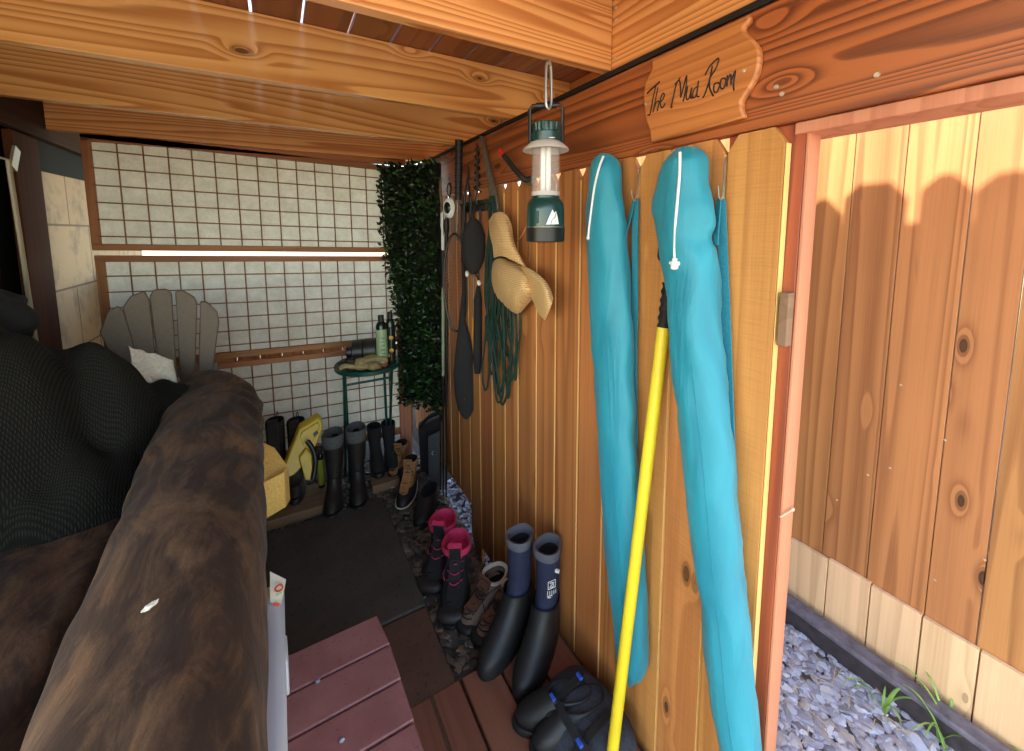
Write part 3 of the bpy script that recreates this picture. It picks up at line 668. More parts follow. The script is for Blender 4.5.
# foam slab poking out from under the roll
fo = [fy(x, y, 1.90) for x, y in ((240, 440), (262, 441), (275, 446), (289, 466), (288, 476), (272, 508), (266, 520), (262, 531), (240, 531))]
ft = MB().prism([V(p.x, p.y+(0 if k > 4 else .12), p.z) for k, p in enumerate(fo)], (0, .05, 0))
pts = [fy(x, y, Y) for x, y, Y in ((236, 440, 2.02), (262, 441, 2.02), (275, 447, 2.0), (288.5, 467, 1.93), (284, 472, 1.84), (262, 485, 1.84), (236, 485, 1.84))]
o = MB().prism(pts, (0, 0.01, -.16)).build('foam_block', M['foam'], None, .006, sub=0); tag(o, 'torn block of yellow foam poking out from under the brown roll', 'foam')
tg = thing('seed_packet', 'small cream paper packet with red print tucked between roll and bin', 'packet', fz(279, 590, .60))
pk = [fy(x, y, Y) for x, y, Y in ((270, 572, 1.27), (286, 580, 1.25), (284, 592, 1.25), (280, 609, 1.26), (270, 602, 1.27))]
MB().prism(pk, (0, .003, 0)).build('paper', M['paper'], tg)
rr_ = fy(279, 588, 1.245); MB().tube([rr_+V(.009*math.cos(a*PI/8), 0, .009*math.sin(a*PI/8)) for a in range(16)], .0025, 6, True).build('red_mark', M['red_ink'], tg)
q = fy(278, 604, 1.25); MB().box(q+V(-.012, -.001, -.004), q+V(.004, .001, .004), Matrix.Rotation(.6, 3, 'Y')).build('red_corner', M['red_ink'], tg)
q = fy(279, 594, 1.247); MB().box(q+V(-.008, -.001, -.003), q+V(.008, .001, .003)).build('green_mark', M['green_ink'], tg)

# ------------------------------------------------------------------ boots and shoes
UP = {}
def outline(xb, xf, hw, z, n=28, heel=.8, sq=2.35, lean=0):
    m, h = (xb+xf)/2, (xf-xb)/2; out = []
    for k in range(n):
        a = 2*PI*k/n; c, s_ = math.cos(a), math.sin(a); cc = math.copysign(abs(c)**(2/sq), c); ss = math.copysign(abs(s_)**(2/sq), s_)
        t = (cc+1)/2; w = heel+(1-heel)*sm(.1, .75, t)
        out.append(V(m+h*cc, hw*w*ss+lean*t, z))
    return out
def boot(name, label, group, cat, toe_px, col_px, z0, H, mats, W=.052, shaft=(.058, .052), L=None, laces=None, collar=None, sole_h=.03, tongue=None, ankle=.16, extra=None, heading=None, tilt=0, toe_h=.075, pull=None, collar_h=.03, zc=None, toe_xy=None):
    toe, col = fz(toe_px[0], toe_px[1], z0+.03), fz(col_px[0], col_px[1], z0+(zc or H))
    dxy = V(toe.x-col.x, toe.y-col.y, 0)
    a = math.atan2(dxy.y, dxy.x) if heading is None else heading
    l = dxy.length+shaft[0]; LL = L or min(.315, max(.25, l))
    if toe_xy: toe = V(toe_xy[0], toe_xy[1], 0)
    hd = V(math.cos(a), math.sin(a), 0); heel = (toe-hd*LL); heel.z = z0
    if L is None and abs(l-LL) > .01: print('BOOT', name, label[:30], 'length', round(l, 3), '->', LL)
    t = thing(name, label, cat, heel, group, rz=a, local=True)
    if tilt: t.rotation_euler = (tilt, 0, a)
    k = LL/.29; sx, sy = shaft
    sl = [(sole_h*.9, .004, LL-.004, W), (sole_h+.012, .003, LL-.005, W*1.02), (toe_h*.72, .002, LL-.014*k, W*.99), (toe_h*.92, .003, LL-.035*k, W*.95)]
    if H > .13:
        sl += [(toe_h*1.12, .004, .245*k, W*.9), (toe_h*1.33, .006, .205*k, W*.86), (toe_h*1.66, .010, .168*k, W*.82), (ankle, .012, max(2*sx*.96, .14*k), W*.8)]
        if H > .24: sl += [(ankle+.05, .010, 2*sx*1.0, sy*.92), (ankle+.12, .004, 2*sx+.004, sy)]
        sl += [(H-.03, .0, 2*sx+.002, sy*1.03), (H, 0, 2*sx+.004, sy*1.05)]
    else:
        sl += [(toe_h*1.1, .004, .225*k, W*.9), (H, .004, .17*k, W*.84)]
    sl = [s for s in sl if s[0] <= H+1e-6]; sl.sort()
    rings = [outline(xb, xf, hw, z, heel=.8 if z < .1 else .95, sq=2.3 if z < .1 else 2.1) for z, xb, xf, hw in sl]
    top = sl[-1]
    inn = [outline(top[1]+.006, top[2]-.006, top[3]-.006, H-.001, heel=.95, sq=2.1), outline(top[1]+.008, top[2]-.008, top[3]-.008, H-.05, heel=.95, sq=2.1)]
    if H <= .13: pass
    up_ = UP[t] = MB().loft(rings+inn[:1], True, False).build('upper', mats[0], t, sub=1)
    MB().loft(inn, False, True).build('lining', mats[3] if len(mats) > 3 else M['lining'], t)
    so_ = [outline(.0, LL+.002, W*1.03, 0), outline(-.002, LL+.004, W*1.06, .006), outline(-.001, LL+.003, W*1.06, sole_h*.7), outline(.002, LL-.001, W*1.01, sole_h)]
    MB().loft(so_).build('sole', mats[1], t, ang=50)
    def front(z):
        for (z1, _, f1, _), (z2, _, f2, _) in zip(sl, sl[1:]):
            if z1 <= z <= z2: return f1+(f2-f1)*(z-z1)/max(1e-6, z2-z1)
        return sl[-1][2]
    if collar is not None:
        cr = [outline(top[1]-.004, top[2]+.004, top[3]+.004, H-collar_h), outline(top[1]-.007, top[2]+.007, top[3]+.007, H-.006), outline(top[1]-.004, top[2]+.004, top[3]+.004, H+.004), outline(top[1]+.007, top[2]-.007, top[3]-.007, H), outline(top[1]+.008, top[2]-.008, top[3]-.008, H-collar_h)]
        MB().loft(cr, False, False).build('collar', collar, t, ang=70)
    if tongue is not None:
        zz = [toe_h*1.2, toe_h*1.6, (toe_h*1.6+H)/2, H, H+.028]; P = [V(front(min(z, H))+.004+(.010 if z > H else 0), 0, z) for z in zz]
        MB().ribbon(crv(P, 4), V(0, .026, 0), .005).build('tongue', tongue, t)
    if laces is not None:
        lc = MB(); n = 6 if H > .16 else 4; z1, z2 = toe_h*1.05, min(H-.012, .25); pp = []
        for i in range(n+1):
            z = z1+(z2-z1)*i/n; x = front(z)+.006
            for s_ in ((-1, 1) if i % 2 else (1, -1)): pp.append(V(x-.006, s_*.022, z+(.004 if s_ > 0 else 0)))
            lc.tube(crv([V(x-.012, -.03, z), V(x+.003, -.012, z+.003), V(x+.004, .012, z+.003), V(x-.012, .03, z+.002)], 3), .0022, 5)
            if i < n:
                zb = z1+(z2-z1)*(i+1)/n; xb_ = front(zb)+.006
                lc.tube([V(x-.008, -.026, z), V((x+xb_)/2+.007, 0, (z+zb)/2), V(xb_-.008, .026, zb)], .0022, 5)
        for s_ in (-1, 1):
            x = front(z2)+.006; lc.tube(crv([V(x, s_*.01, z2), V(x+.03, s_*.03, z2-.02), V(x+.03, s_*.045, z2-.06), V(x+.015, s_*.04, z2-.09)], 4), .002, 5)
        lc.build('laces', laces, up_)
    if pull is not None:
        MB().tube(crv([V(.004, -.006, H-.03), V(-.012, -.004, H+.012), V(-.012, .004, H+.012), V(.004, .006, H-.03)], 4), .003, 5).build('pull_tab', pull, t)
    t['dim'] = LL; 
    del t['dim']
    return t, LL
bl, ru, df, dl = M['black_fabric'], M['black_rubber'], M['black_fabric'], M['dark_leather']
# navy rain boots
def rain_boot(label, toe, colp, zc):
    t, L = boot('rain_boot', label, 'navy rain boots by the fence', 'boot', toe, colp, 0.0, .41, (M['navy'], ru, ru), W=.053, shaft=(.054, .046), collar=M['collar_grey'], sole_h=.028, L=.30)
    k = L/.29                                                    # rubber foot shell over the neoprene
    sh = [(.02, -.003, L+.003, .058), (.05, -.004, L-.001, .0585), (.062, -.004, L-.016, .057), (.08, -.003, L-.045, .054), (.1, -.001, .225, .052), (.125, .003, .19, .050), (.155, .008, .158, .047), (.19, .008, .138, .049), (.20, .008, .133, .0495)]
    MB().loft([outline(xb-.002, xf+.004, hw+.002, z, heel=.82 if z < .1 else .95, sq=2.2) for z, xb, xf, hw in sh], False, False).build('rubber_shell', M['black_rubber'], t, sub=1)
    lg = MB()
    a0 = [V(.085, -.0665, .335), V(.115, -.0635, .335), V(.115, -.0635, .30), V(.085, -.0665, .30)]
    return t
for lab, toe, cl_ in (('navy rubber rain boot with grey rim, farther one of the tall pair against the fence', (481, 672), (521, 533)), ('navy rubber rain boot with white emblem on the shaft, nearer one of the tall pair', (518, 694), (541, 556))):
    t = rain_boot(lab, toe, cl_, .41)
    if 'emblem' in lab:
        lg = MB()
        ya = t.rotation_euler.z; d0 = Vector((-t.location.x, -t.location.y, 0)); fa = math.atan2(d0.y, d0.x)-ya
        def pt(u, v): # on the side of the shaft that faces the walkway
            a = fa+.35+u/.052; return V(.055+.0590*math.cos(a), .0505*math.sin(a), .25+v)
        def stroke(ps): lg.tube([pt(u, v) for u, v in ps], .0016, 5)
        stroke([(-.014, .022), (.014, .026), (.014, .056), (-.014, .052), (-.014, .022)]); stroke([(-.008, .03), (.008, .048)]); stroke([(-.008, .046), (.002, .05), (.008, .034), (-.002, .028)])
        for i in range(5): stroke([(-.016+.008*i, .0), (-.016+.008*i, .015)])
        stroke([(-.018, -.006), (.002, -.004)]); stroke([(-.016, -.012), (-.004, -.011)])
        lg.build('emblem', M['logo_white'], UP[t])
        q = pt(.020, .088); MB().box(q-V(.004, .010, .006), q+V(.004, .010, .006)).build('size_tag', M['logo_white'], UP[t])
# taupe hiking shoes
for lab, toe, cl_ in (('taupe hiking boot with cream rim, farther one of the pair beside the navy rain boots', (459, 634), (478, 589)), ('taupe and brown hiking boot with cream rim, nearer one, against the navy rain boots', (474, 645), (493, 603))):
    t, L = boot('hiking_boot', lab, 'taupe hiking boots', 'boot', toe, cl_, -.055, .15, (M['hike_tan'], ru, ru), W=.050, shaft=(.056, .049), L=.28, laces=M['black_fabric'], tongue=M['hike_brown'], collar=M['cream_trim'], collar_h=.008, ankle=.12)
    MB().loft([outline(L*.70, L+.004, .0505, .022, heel=.95), outline(L*.74, L+.003, .0505, .045, heel=.95), outline(L*.80, L-.012, .045, .062, heel=.95)], True, True).build('toe_cap', ru, UP[t], sub=1)
# pink-lined dark hiking boots
for lab, toe, cl_ in (('dark hiking boot with pink lining, farther one of the pair', (428, 596), (444, 517)), ('dark hiking boot with pink lining, the one nearer the taupe boots', (451, 627), (458, 532))):
    t, L = boot('lined_boot', lab, 'pink-lined dark hiking boots', 'boot', toe, cl_, -.05, .225, (M['black_fabric'], ru, ru, M['pink']), W=.066, shaft=(.068, .062), L=.31, laces=M['black_fabric'], tongue=M['black_fabric'], collar=M['pink'], collar_h=.026, ankle=.15)
    MB().loft([outline(L*.66, L+.003, .0685, .02, heel=.95), outline(L*.70, L+.001, .0685, .05, heel=.95), outline(L*.78, L-.014, .062, .072, heel=.95)], True, True).build('toe_cap', dl, UP[t], sub=1)
    MB().ribbon(crv([V(.128, 0, .19), V(.136, 0, .225), V(.150, 0, .262)], 4), V(0, .030, 0), .010).build('tongue_top', M['pink'], t)
    for zz_ in (.12, .145, .17): MB().tube(crv([V(.13+(.17-zz_)*.9, -.035, zz_), V(.155+(.17-zz_)*1.1, 0, zz_+.004), V(.13+(.17-zz_)*.9, .035, zz_)], 4), .0022, 5).build('pink_lace', M['pink'], UP[t])
    MB().tube(crv([V(.07, -.03, .12), V(.14, -.055, .125), V(.17, -.045, .11)], 4), .0018, 5).build('pink_cord', M['pink'], UP[t])
# black clogs on the deck
for lab, toe, cl_ in (('black rubber clog on the deck planks, between the rain boots and the other clog', (513, 716), (533, 692)), ('black rubber clog on the deck planks, next to the charcoal bag', (531, 746), (551, 713))):
    t, L = boot('rubber_clog', lab, 'black rubber clogs', 'shoe', toe, cl_, 0.0, .115, (ru, ru), W=.05, L=.265, shaft=(.05, .045), toe_h=.075, sole_h=.025)
# tall dark work boots at the far end
for lab, toe, cl_ in (('tall dark work boot with grey cuff on the paver end, beside the yellow case', (330, 517), (337, 421)), ('tall dark work boot with grey cuff on the paver end, beside the slip-on boots', (358, 508), (356, 417))):
    t, L = boot('work_boot', lab, 'tall dark work boots', 'boot', toe, cl_, -.02, .42, (dl, ru), W=.052, shaft=(.068, .056), L=.29, collar=M['grey_fabric'], collar_h=.07, laces=None, ankle=.17)
    MB().tube(crv([V(.15, -.045, .16), V(.168, 0, .185), V(.15, .045, .16)], 5), .006, 6, flat=.5).build('instep_strap', ru, t)
# dark wellies behind the yellow case
pl = bx('foot_board', (-.34, 2.47, -.03), (.235, 2.72, .03), M['plank_x'], None, .004); tag(pl, 'weathered board on the gravel under the yellow case', 'board')
for lab, px in (('dark tall boot behind the foam block, leftmost in the row by the screen', 272), ('dark tall boot half behind the yellow case', 293.5)):
    c_ = fy(px, 424, 2.68)
    boot('tall_boot', lab, 'dark tall boots by the screen', 'boot', (280, 470), (273, 430), .03, c_.z-.03, (dl, ru), W=.046, shaft=(.058, .05), L=.25, pull=M['grey_fabric'], tongue=dl, ankle=.14, heading=-1.75, toe_xy=(c_.x-.02, c_.y-.13))
# slip-on boots standing on a pale stub board
sb = bx('board_stub', (.43, 2.50, -.04), (.60, 2.60, .03), M['plank_x'], None, .004); tag(sb, 'short pale stub of board on the gravel under the black slip-on boots', 'board')
for lab, toe, cl_ in (('black slip-on boot under the green table, the one nearer the tall work boots', (380, 474), (376, 428)), ('black slip-on boot under the green table, the one nearer the duck boots', (395, 470), (389, 424))):
    boot('slip_on_boot', lab, 'black slip-on boots under the table', 'boot', toe, cl_, .03, .27, (bl, ru), W=.047, shaft=(.055, .047), L=.26, ankle=.14, heading=-1.62)
# tan duck boots
for lab, toe, cl_ in (('duck boot with tan leather shaft and black rubber foot, farther one', (390, 487), (402, 441)), ('duck boot with tan leather shaft and black rubber foot, nearer one', (401, 508), (413, 453))):
    t, L = boot('duck_boot', lab, 'tan duck boots', 'boot', toe, cl_, -.045, .21, (M['tan_leather'], ru), W=.050, shaft=(.054, .047), L=.28, laces=M['dark_leather'], tongue=M['tan_leather'], ankle=.14)
    sh = [(.015, -.002, L+.003, .053), (.05, -.003, L, .0535), (.066, -.002, L-.018, .052), (.084, 0, L-.055, .049), (.098, .004, .205, .046)]
    MB().loft([outline(xb-.001, xf+.003, hw+.002, z, heel=.82, sq=2.2) for z, xb, xf, hw in sh], False, False).build('rubber_foot', ru, t, sub=1)
    MB().tube(outline(-.006, L+.008, .057, .03), .004, 5, True).build('welt', M['cream_trim'], t)
# charcoal drawstring bag near the camera
bgp = thing('charcoal_bag', 'charcoal fabric bag with black straps and blue clips at the foot of the yellow pole', 'bag', (.76, .86, 0))
bc = []
for (px, py, X, rx, ry) in ():
    pass
top = [fx(x, y, .885) for x, y in ((572, 681), (586, 688), (607, 716), (622, 745))]
cnt = V(.79, .93, .0)
brs = []
for z, cx, cy, rx, ry in ((0, .755, .86, .105, .15), (.02, .755, .86, .115, .16), (.06, .765, .86, .112, .158), (.09, .78, .865, .095, .145), (.105, .79, .87, .06, .1), (.108, .795, .87, .02, .03)):
    r = []
    for k in range(28):
        a = 2*PI*k/28; c_, s_ = math.cos(a), math.sin(a); q = V(cx+rx*math.copysign(abs(c_)**.75, c_), cy+ry*math.copysign(abs(s_)**.75, s_), z)
        w = 1+.06*noise.noise(q*12); r.append(V(cx+(q.x-cx)*w, cy+(q.y-cy)*w, z+(.012*noise.noise(q*9+V(3, 3, 3)) if z > .02 else 0)))
    brs.append(r)
MB().loft(brs).build('bag_body', M['bag_grey'], bgp, ang=70)
for cy in (.80, .93):
    MB().ribbon(crv([V(.640, cy, .02), V(.648, cy, .06), V(.675, cy+.005, .092), V(.74, cy+.01, .112), V(.82, cy+.02, .118)], 5), V(0, .011, 0), .003).build('strap', M['black_fabric'], bgp)
MB().ribbon(crv([V(.70, .77, .104), V(.69, .84, .112), V(.692, .91, .112), V(.705, .98, .100)], 5), V(.010, 0, .004), .003).build('cross_strap', M['black_fabric'], bgp)
for p in (V(.69, .81, .112), V(.69, .945, .112), V(.80, .945, .122)):
    MB().box(p-V(.006, .012, .005), p+V(.006, .012, .005)).build('clip', M['blue_clip'], bgp, .002)

# ------------------------------------------------------------------ green folding table and what is on it
TY = 2.64; tcx = fy(368, 362, TY); tz = tcx.z; R_ = .20; tc = V(tcx.x, TY, 0)
tb = thing('folding_table', 'small round green folding table in front of the lattice screen', 'table', tc)
MB().lathe([(R_-.004, tz-.028), (R_, tz-.024), (R_, tz-.004), (R_-.004, tz), (.0, tz)], tc, 40).build('tabletop', M['table_green'], tb)
for sx in (-1, 1):
    x = tc.x+sx*.145
    lg_ = MB().tube([V(x, TY-.02, tz-.03), V(x, TY+.17, -.03)], .009, 8).build('leg', M['table_green'], tb)
    MB().tube([V(x-sx*.02, TY+.13, tz-.03), V(x-sx*.02, TY+.10, -.03)], .009, 8).build('leg', M['table_green'], tb)
    MB().lathe([(.014, -.02), (.014, .02)], V(x-sx*.01, TY+.12, tz/2-.20), 10, (1, 0, 0)).build('pivot_bolt', M['table_green'], lg_)
MB().tube([V(tc.x-.145, TY+.01, tz-.13), V(tc.x+.145, TY+.01, tz-.13)], .008, 8).build('stretcher', M['table_green'], tb)
MB().tube([V(tc.x-.125, TY+.14, .05), V(tc.x+.125, TY+.14, .05)], .008, 8).build('stretcher', M['table_green'], tb)
MB().tube(crv([V(tc.x+.10, TY-.03, tz-.03), V(tc.x+.135, TY-.03, tz-.06), V(tc.x+.125, TY-.02, tz-.14)], 5), .006, 6).build('latch_hook', M['table_green'], tb)
def can(px, py, Y, r, h, label, lab_m, cap_m=None, body_m=None, name='spray_bottle', z=None):
    p = fy(px, py, Y); p.z = tz if z is None else z; t = thing(name, label, 'bottle', p)
    bb = MB().lathe([(r*.94, 0), (r, .004), (r, h*.80), (r*.75, h*.86), (r*.5, h*.89)], p, 20).build('bottle_body', body_m or M['dark_glass'], t)
    MB().lathe([(r*1.02, h*.08), (r*1.02, h*.74)], p, 20, None, False).build('bottle_label', lab_m, bb)
    MB().lathe([(r*.55, h*.88), (r*.55, h), (r*.45, h*1.01)], p, 16).build('cap', cap_m or M['black_plastic'], t)
    return t, p
t, p = can(382.5, 362, 2.52, .033, .315, 'tall slim bottle with pale green label on the green table', M['bottle_green'])
for i in range(6): MB().box(p+V(-.012+.002*(i % 2), -.0355, .06+.024*i), p+V(.010, -.0330, .0635+.024*i)).build('label_line', M['dark_glass'], t)
t, p = can(391.5, 362, 2.54, .028, .325, 'tall slim dark bottle with gold emblems on the green table, next to the hedge panel', M['dark_glass'])
for z in (.09, .17): MB().lathe([(.014, 0), (.011, -.002)], p+V(-.004, -.0288, z), 16, (.25, 1, 0)).build('gold_emblem', M['bottle_gold'], t)
p = fy(366, 352, 2.64); p.z = tz+.076; t = thing('metal_canister', 'dark ribbed canister lying on its side on the green table', 'canister', p-V(0, 0, .076))
ax = V(1, -.25, .02)
MB().lathe([(.060, -.08), (.073, -.075), (.076, -.02), (.072, -.015), (.076, -.01), (.076, .06), (.070, .065), (.070, .085)], p, 24, ax).build('canister_body', M['pot_dark'], t)
MB().lathe([(.036, -.115), (.04, -.11), (.04, -.079)], p, 18, ax).build('nozzle', M['black_plastic'], t)
p = fy(351, 358, 2.53); p.z = tz; t = thing('clamp_light', 'small black pot with a stub handle on the table rim, left of the gloves', 'pot', p)
t.name = 'small_pot'
MB().lathe([(.03, 0), (.036, .01), (.038, .055), (.041, .058), (.041, .066), (.036, .066), (.034, .02), (.001, .015)], p, 20).build('pot_body', M['pot_dark'], t)
MB().tube(crv([p+V(-.036, 0, .05), p+V(-.06, -.005, .055), p+V(-.075, -.01, .048)], 4), .008, 8).build('handle', M['black_plastic'], t)
def glove(px, py, Y, yaw, z, label, seed):
    p = fy(px, py, Y); p.z = z; t = thing('work_glove', label, 'glove', p, 'tan work gloves on the table', rz=yaw, local=True); t.scale = (1.25, 1.25, 1.5)
    gm = MB(); gm.blob(V(0, 0, .02), (.048, .038, .017), seed, .15, 3, 3); gm.blob(V(-.055, 0, .018), (.03, .036, .017), seed+1, .15, 3, 3)
    for i, (yy, L) in enumerate(((-.028, .055), (-.01, .066), (.009, .064), (.027, .05))):
        gm.tube(crv([V(.03, yy, .02), V(.05+L*.4, yy*1.25, .026), V(.045+L, yy*1.4, .014)], 4), [.0105]*8+[.006], 8)
    gm.tube(crv([V(-.005, -.03, .02), V(.02, -.055, .024), V(.05, -.062, .014)], 4), [.011]*8+[.006], 8)
    o = gm.build('glove_shell', M['glove'], t, ang=80)
    md = o.modifiers.new('merge', 'REMESH'); md.mode = 'VOXEL'; md.voxel_size = .0035; md.use_smooth_shade = True
glove(362, 360, 2.50, 2.6, tz, 'tan work glove lying on the front edge of the green table', 3)
glove(371, 358, 2.53, .4, tz+.022, 'tan work glove lying over the other glove on the green table', 6)
for i, (px, Y) in enumerate(((378, 2.47), (384, 2.50))):
    p = fy(px, 364, Y); p.z = tz+.016; o = MB().blob(p, (.022, .016, .016), i+3, .4, 4, 3).build('terracotta_shard', M['terracotta']); tag(o, ('reddish clay shard on the green table beside the gloves', 'reddish clay shard on the green table below the tall bottles')[i], 'shard')
can(321, 470, 2.66, .019, .25, 'green bottle with yellow label and black trigger cap behind the yellow case', M['bottle_yellow'], z=.03)
# yellow case with black handle
yc = thing('yellow_case', 'yellow plastic hand-held case with black handle, standing on the weathered board', 'case', fz(300, 490, .03))
def yp(x, y, Y=2.50): return fy(x, y, Y)
o_ = [(283, 470), (299, 429), (318, 417.5), (322, 421), (323, 428), (318, 442), (309, 460), (295, 475), (288, 478)]
def tiltY(pts, yf): return [fy(x, y, yf+(478-y)*.0022) for x, y in pts]
MB().prism(tiltY(o_, 2.475), (0, .06, .01)).build('case_shell', M['yellow_plastic'], yc, .008)
MB().prism(tiltY([(300, 437), (302, 432), (318, 422), (320, 427), (314, 440), (304, 447)], 2.468), (0, .012, 0)).build('raised_panel', M['yellow_plastic'], yc, .004)
MB().prism(tiltY([(313, 434), (317, 430.5), (318.5, 433), (314.5, 437)], 2.463), (0, .01, 0)).build('dark_window', M['black_plastic'], yc)
MB().prism(tiltY([(299, 458), (306, 449), (311, 454), (314, 471), (310, 481), (305, 480.5)], 2.45), (0, .05, 0)).build('lower_grip', M['yellow_plastic'], yc, .006)
MB().tube(crv(tiltY([(307, 441), (311, 446), (315, 456), (315, 468), (313, 479)], 2.44), 5), .014, 10).build('handle', M['black_plastic'], yc)
# black mesh bag and shaft tools in the corner
mb_ = thing('mesh_tote', 'black tote with a grey mesh panel leaning against the fence near the far corner', 'bag', fz(430, 520, -.04))
q0 = [fx(x, y, X) for x, y, X in ((418, 428, .80), (441, 416, .885), (442, 512, .885), (424, 524, .74))]
MB().prism(q0, (.03, .09, 0)).build('tote_body', M['black_fabric'], mb_, .012)
q1 = [fx(x, y, X) for x, y, X in ((428.5, 436, .822), (440, 430, .868), (440, 492, .86), (429, 494, .80))]
MB().prism([p-V(.006, .010, 0) for p in q1], (.004, .008, 0)).build('mesh_panel', M['grey_fabric'], mb_, .003)
MB().tube(crv([fx(420, 426, .80)-V(0, .01, 0), fx(428, 416, .83)-V(0, .02, .0), fx(439, 412, .87)-V(0, .02, 0), fx(441, 420, .88)-V(0, .01, 0)], 5), .013, 8).build('top_roll', M['black_fabric'], mb_)
c0 = fx(434, 452, .838)-V(.008, .012, 0); MB().tube([c0+V(.010*math.cos(k*PI/6), -.010*math.cos(k*PI/6)*.2, .012*math.sin(k*PI/6)) for k in range(11)], .002, 5).build('pale_mark', M['logo_white'], mb_)
boot('overshoe', 'black rubber overshoe at the foot of the mesh tote', None, 'shoe', (418, 527), (430, 497), -.05, .12, (ru, ru), W=.058, L=.29, heading=-2.2)

# ------------------------------------------------------------------ carved sign
SX = .897
sg = thing('wooden_sign', 'carved oak sign reading The Mud Room, screwed to the red beam', 'sign', fx(700, 80, SX))
op = [(651.4, 59), (700, 36.5), (747.5, 14.5), (749.5, 15), (748.8, 22), (743.2, 27), (744, 31), (750, 36.5), (756, 43), (759, 50), (759.3, 60), (757.5, 71), (753, 82), (746, 93), (741, 101), (741.5, 108), (744.6, 117), (700, 129.5), (650.5, 142.6), (649.8, 135), (648.6, 129), (645.5, 121), (644, 112), (643, 100), (643.4, 90), (645, 82), (648, 75), (651.5, 69)]
ol = [fx(x, y, SX) for x, y in op]
MB().prism(ol, (.0185, 0, 0)).build('board', M['sign'], sg, .006)
def onsign(pts, X=SX-.0008): return [fx(630+x*150/805, 10+y*140/751, X) for x, y in pts]
strokes = [[(92, 448), (115, 425), (160, 385)], [(140, 402), (124, 470), (108, 556), (95, 562)], [(150, 415), (138, 475), (124, 550)], [(129, 525), (139, 500), (150, 487), (155, 496), (149, 525), (147, 543)], [(163, 495), (177, 478), (184, 455), (177, 447), (166, 468), (162, 500), (168, 522), (178, 520), (189, 500)],
  [(270, 362), (248, 400), (232, 470), (220, 522), (228, 515)], [(240, 400), (262, 378), (270, 400), (272, 470)], [(272, 470), (290, 400), (304, 352), (300, 420), (285, 492)], [(310, 408), (301, 460), (306, 480), (318, 470), (332, 415)], [(332, 415), (325, 458), (329, 474), (337, 470)], [(362, 410), (345, 425), (335, 460), (345, 470), (360, 440), (368, 380)], [(368, 380), (358, 455), (372, 465)],
  [(442, 300), (425, 380), (400, 455), (388, 470)], [(402, 350), (430, 300), (468, 262), (476, 268), (462, 310), (428, 365)], [(428, 365), (428, 420), (448, 462)], [(470, 390), (452, 400), (450, 435), (466, 440), (482, 400), (470, 390)], [(505, 365), (488, 375), (486, 415), (502, 420), (516, 380), (505, 365)], [(522, 350), (520, 410)], [(522, 380), (540, 345), (542, 400)], [(542, 380), (566, 325), (556, 390), (558, 432)]]
lt = MB()
for k, s_ in enumerate(strokes):
    P3 = crv(onsign(s_), 5); lt.tube(P3, .0018 if k not in (0,) else .0024, 6, flat=1)
lt.build('lettering', M['ink'], sg)
for x, y in ((610, 325), (86, 503)):
    p = onsign([(x, y)])[0]; MB().lathe([(.0045, .001), (.0035, -.002), (.001, -.0025)], p, 10, (1, 0, 0)).build('screw_head', M['nail'], sg)

# ------------------------------------------------------------------ lantern
LX = .70; lc = fx(545.5, 200, LX); lc.z = 0; z_ = lambda py: fx(545.5, py, LX).z
hk = thing('snap_hook', 'steel snap hook hanging from the joist, holding the lantern', 'hook', V(lc.x, lc.y, z_(62)))
zt, zb = 2.10, z_(110)
MB().tube(crv([V(lc.x, lc.y-.004, zt+.0), V(lc.x+.004, lc.y-.012, zt-.018), V(lc.x, lc.y-.016, zt-.012), V(lc.x-.004, lc.y-.006, zt-.002)], 4), .0035, 8).build('screw_eye', M['galv'], hk)
lp_ = [V(lc.x-.0+.012*s1, lc.y-.012, z) for s1, z in ((-.3, zt-.012), (-.75, zt-.03), (-.75, zb+.02), (-.2, zb), (.5, zb+.004), (.85, zb+.025), (.65, zt-.03), (.2, zt-.008))]
MB().tube(crv(lp_+[lp_[0]], 6), .0042, 8).build('hook_body', M['steel'], hk)
ln = thing('lantern', 'dark green battery lantern hanging from the lantern joist by a steel snap hook', 'lantern', V(lc.x, lc.y, z_(242)))
c0 = V(lc.x, lc.y, 0); zz = z_
MB().lathe([(.052, zz(242)), (.0575, zz(241)), (.058, zz(228)), (.0555, zz(227))], c0, 40).build('base_ring', M['black_plastic'], ln)
bt_ = MB().lathe([(.056, zz(227.5)), (.056, zz(210)), (.054, zz(204)), (.046, zz(200)), (.041, zz(198.5)), (.041, zz(195))], c0, 40).build('battery_body', M['green_plastic'], ln)
MB().lathe([(.0565, zz(228)), (.0572, zz(227.3)), (.0565, zz(226.5))], c0, 40).build('brass_band', M['galv'], bt_)
MB().lathe([(.037, zz(197)), (.039, zz(194)), (.041, zz(190)), (.041, zz(147))], c0, 40, None, False).build('clear_globe', M['clear'], ln)
MB().lathe([(.040, zz(196.5)), (.042, zz(196)), (.042, zz(192)), (.039, zz(192))], c0, 32).build('globe_seat', M['shade_plastic'], ln)
for s1 in (-1, 1):
    q = rt*(.008*s1); MB().lathe([(.006, zz(193)), (.0075, zz(191)), (.0075, zz(148))], c0+V(q.x, q.y, 0), 14).build('lamp_tube', M['tube'], ln)
MB().lathe([(.012, zz(195)), (.012, zz(191.5))], c0, 16).build('tube_socket', M['black_plastic'], ln)
MB().lathe([(.034, zz(141)), (.044, zz(142.5)), (.066, zz(149)), (.068, zz(151)), (.064, zz(150.5)), (.044, zz(145)), (.034, zz(144))], c0, 44).build('rim_shade', M['shade_plastic'], ln)
cp = MB(); cr = []
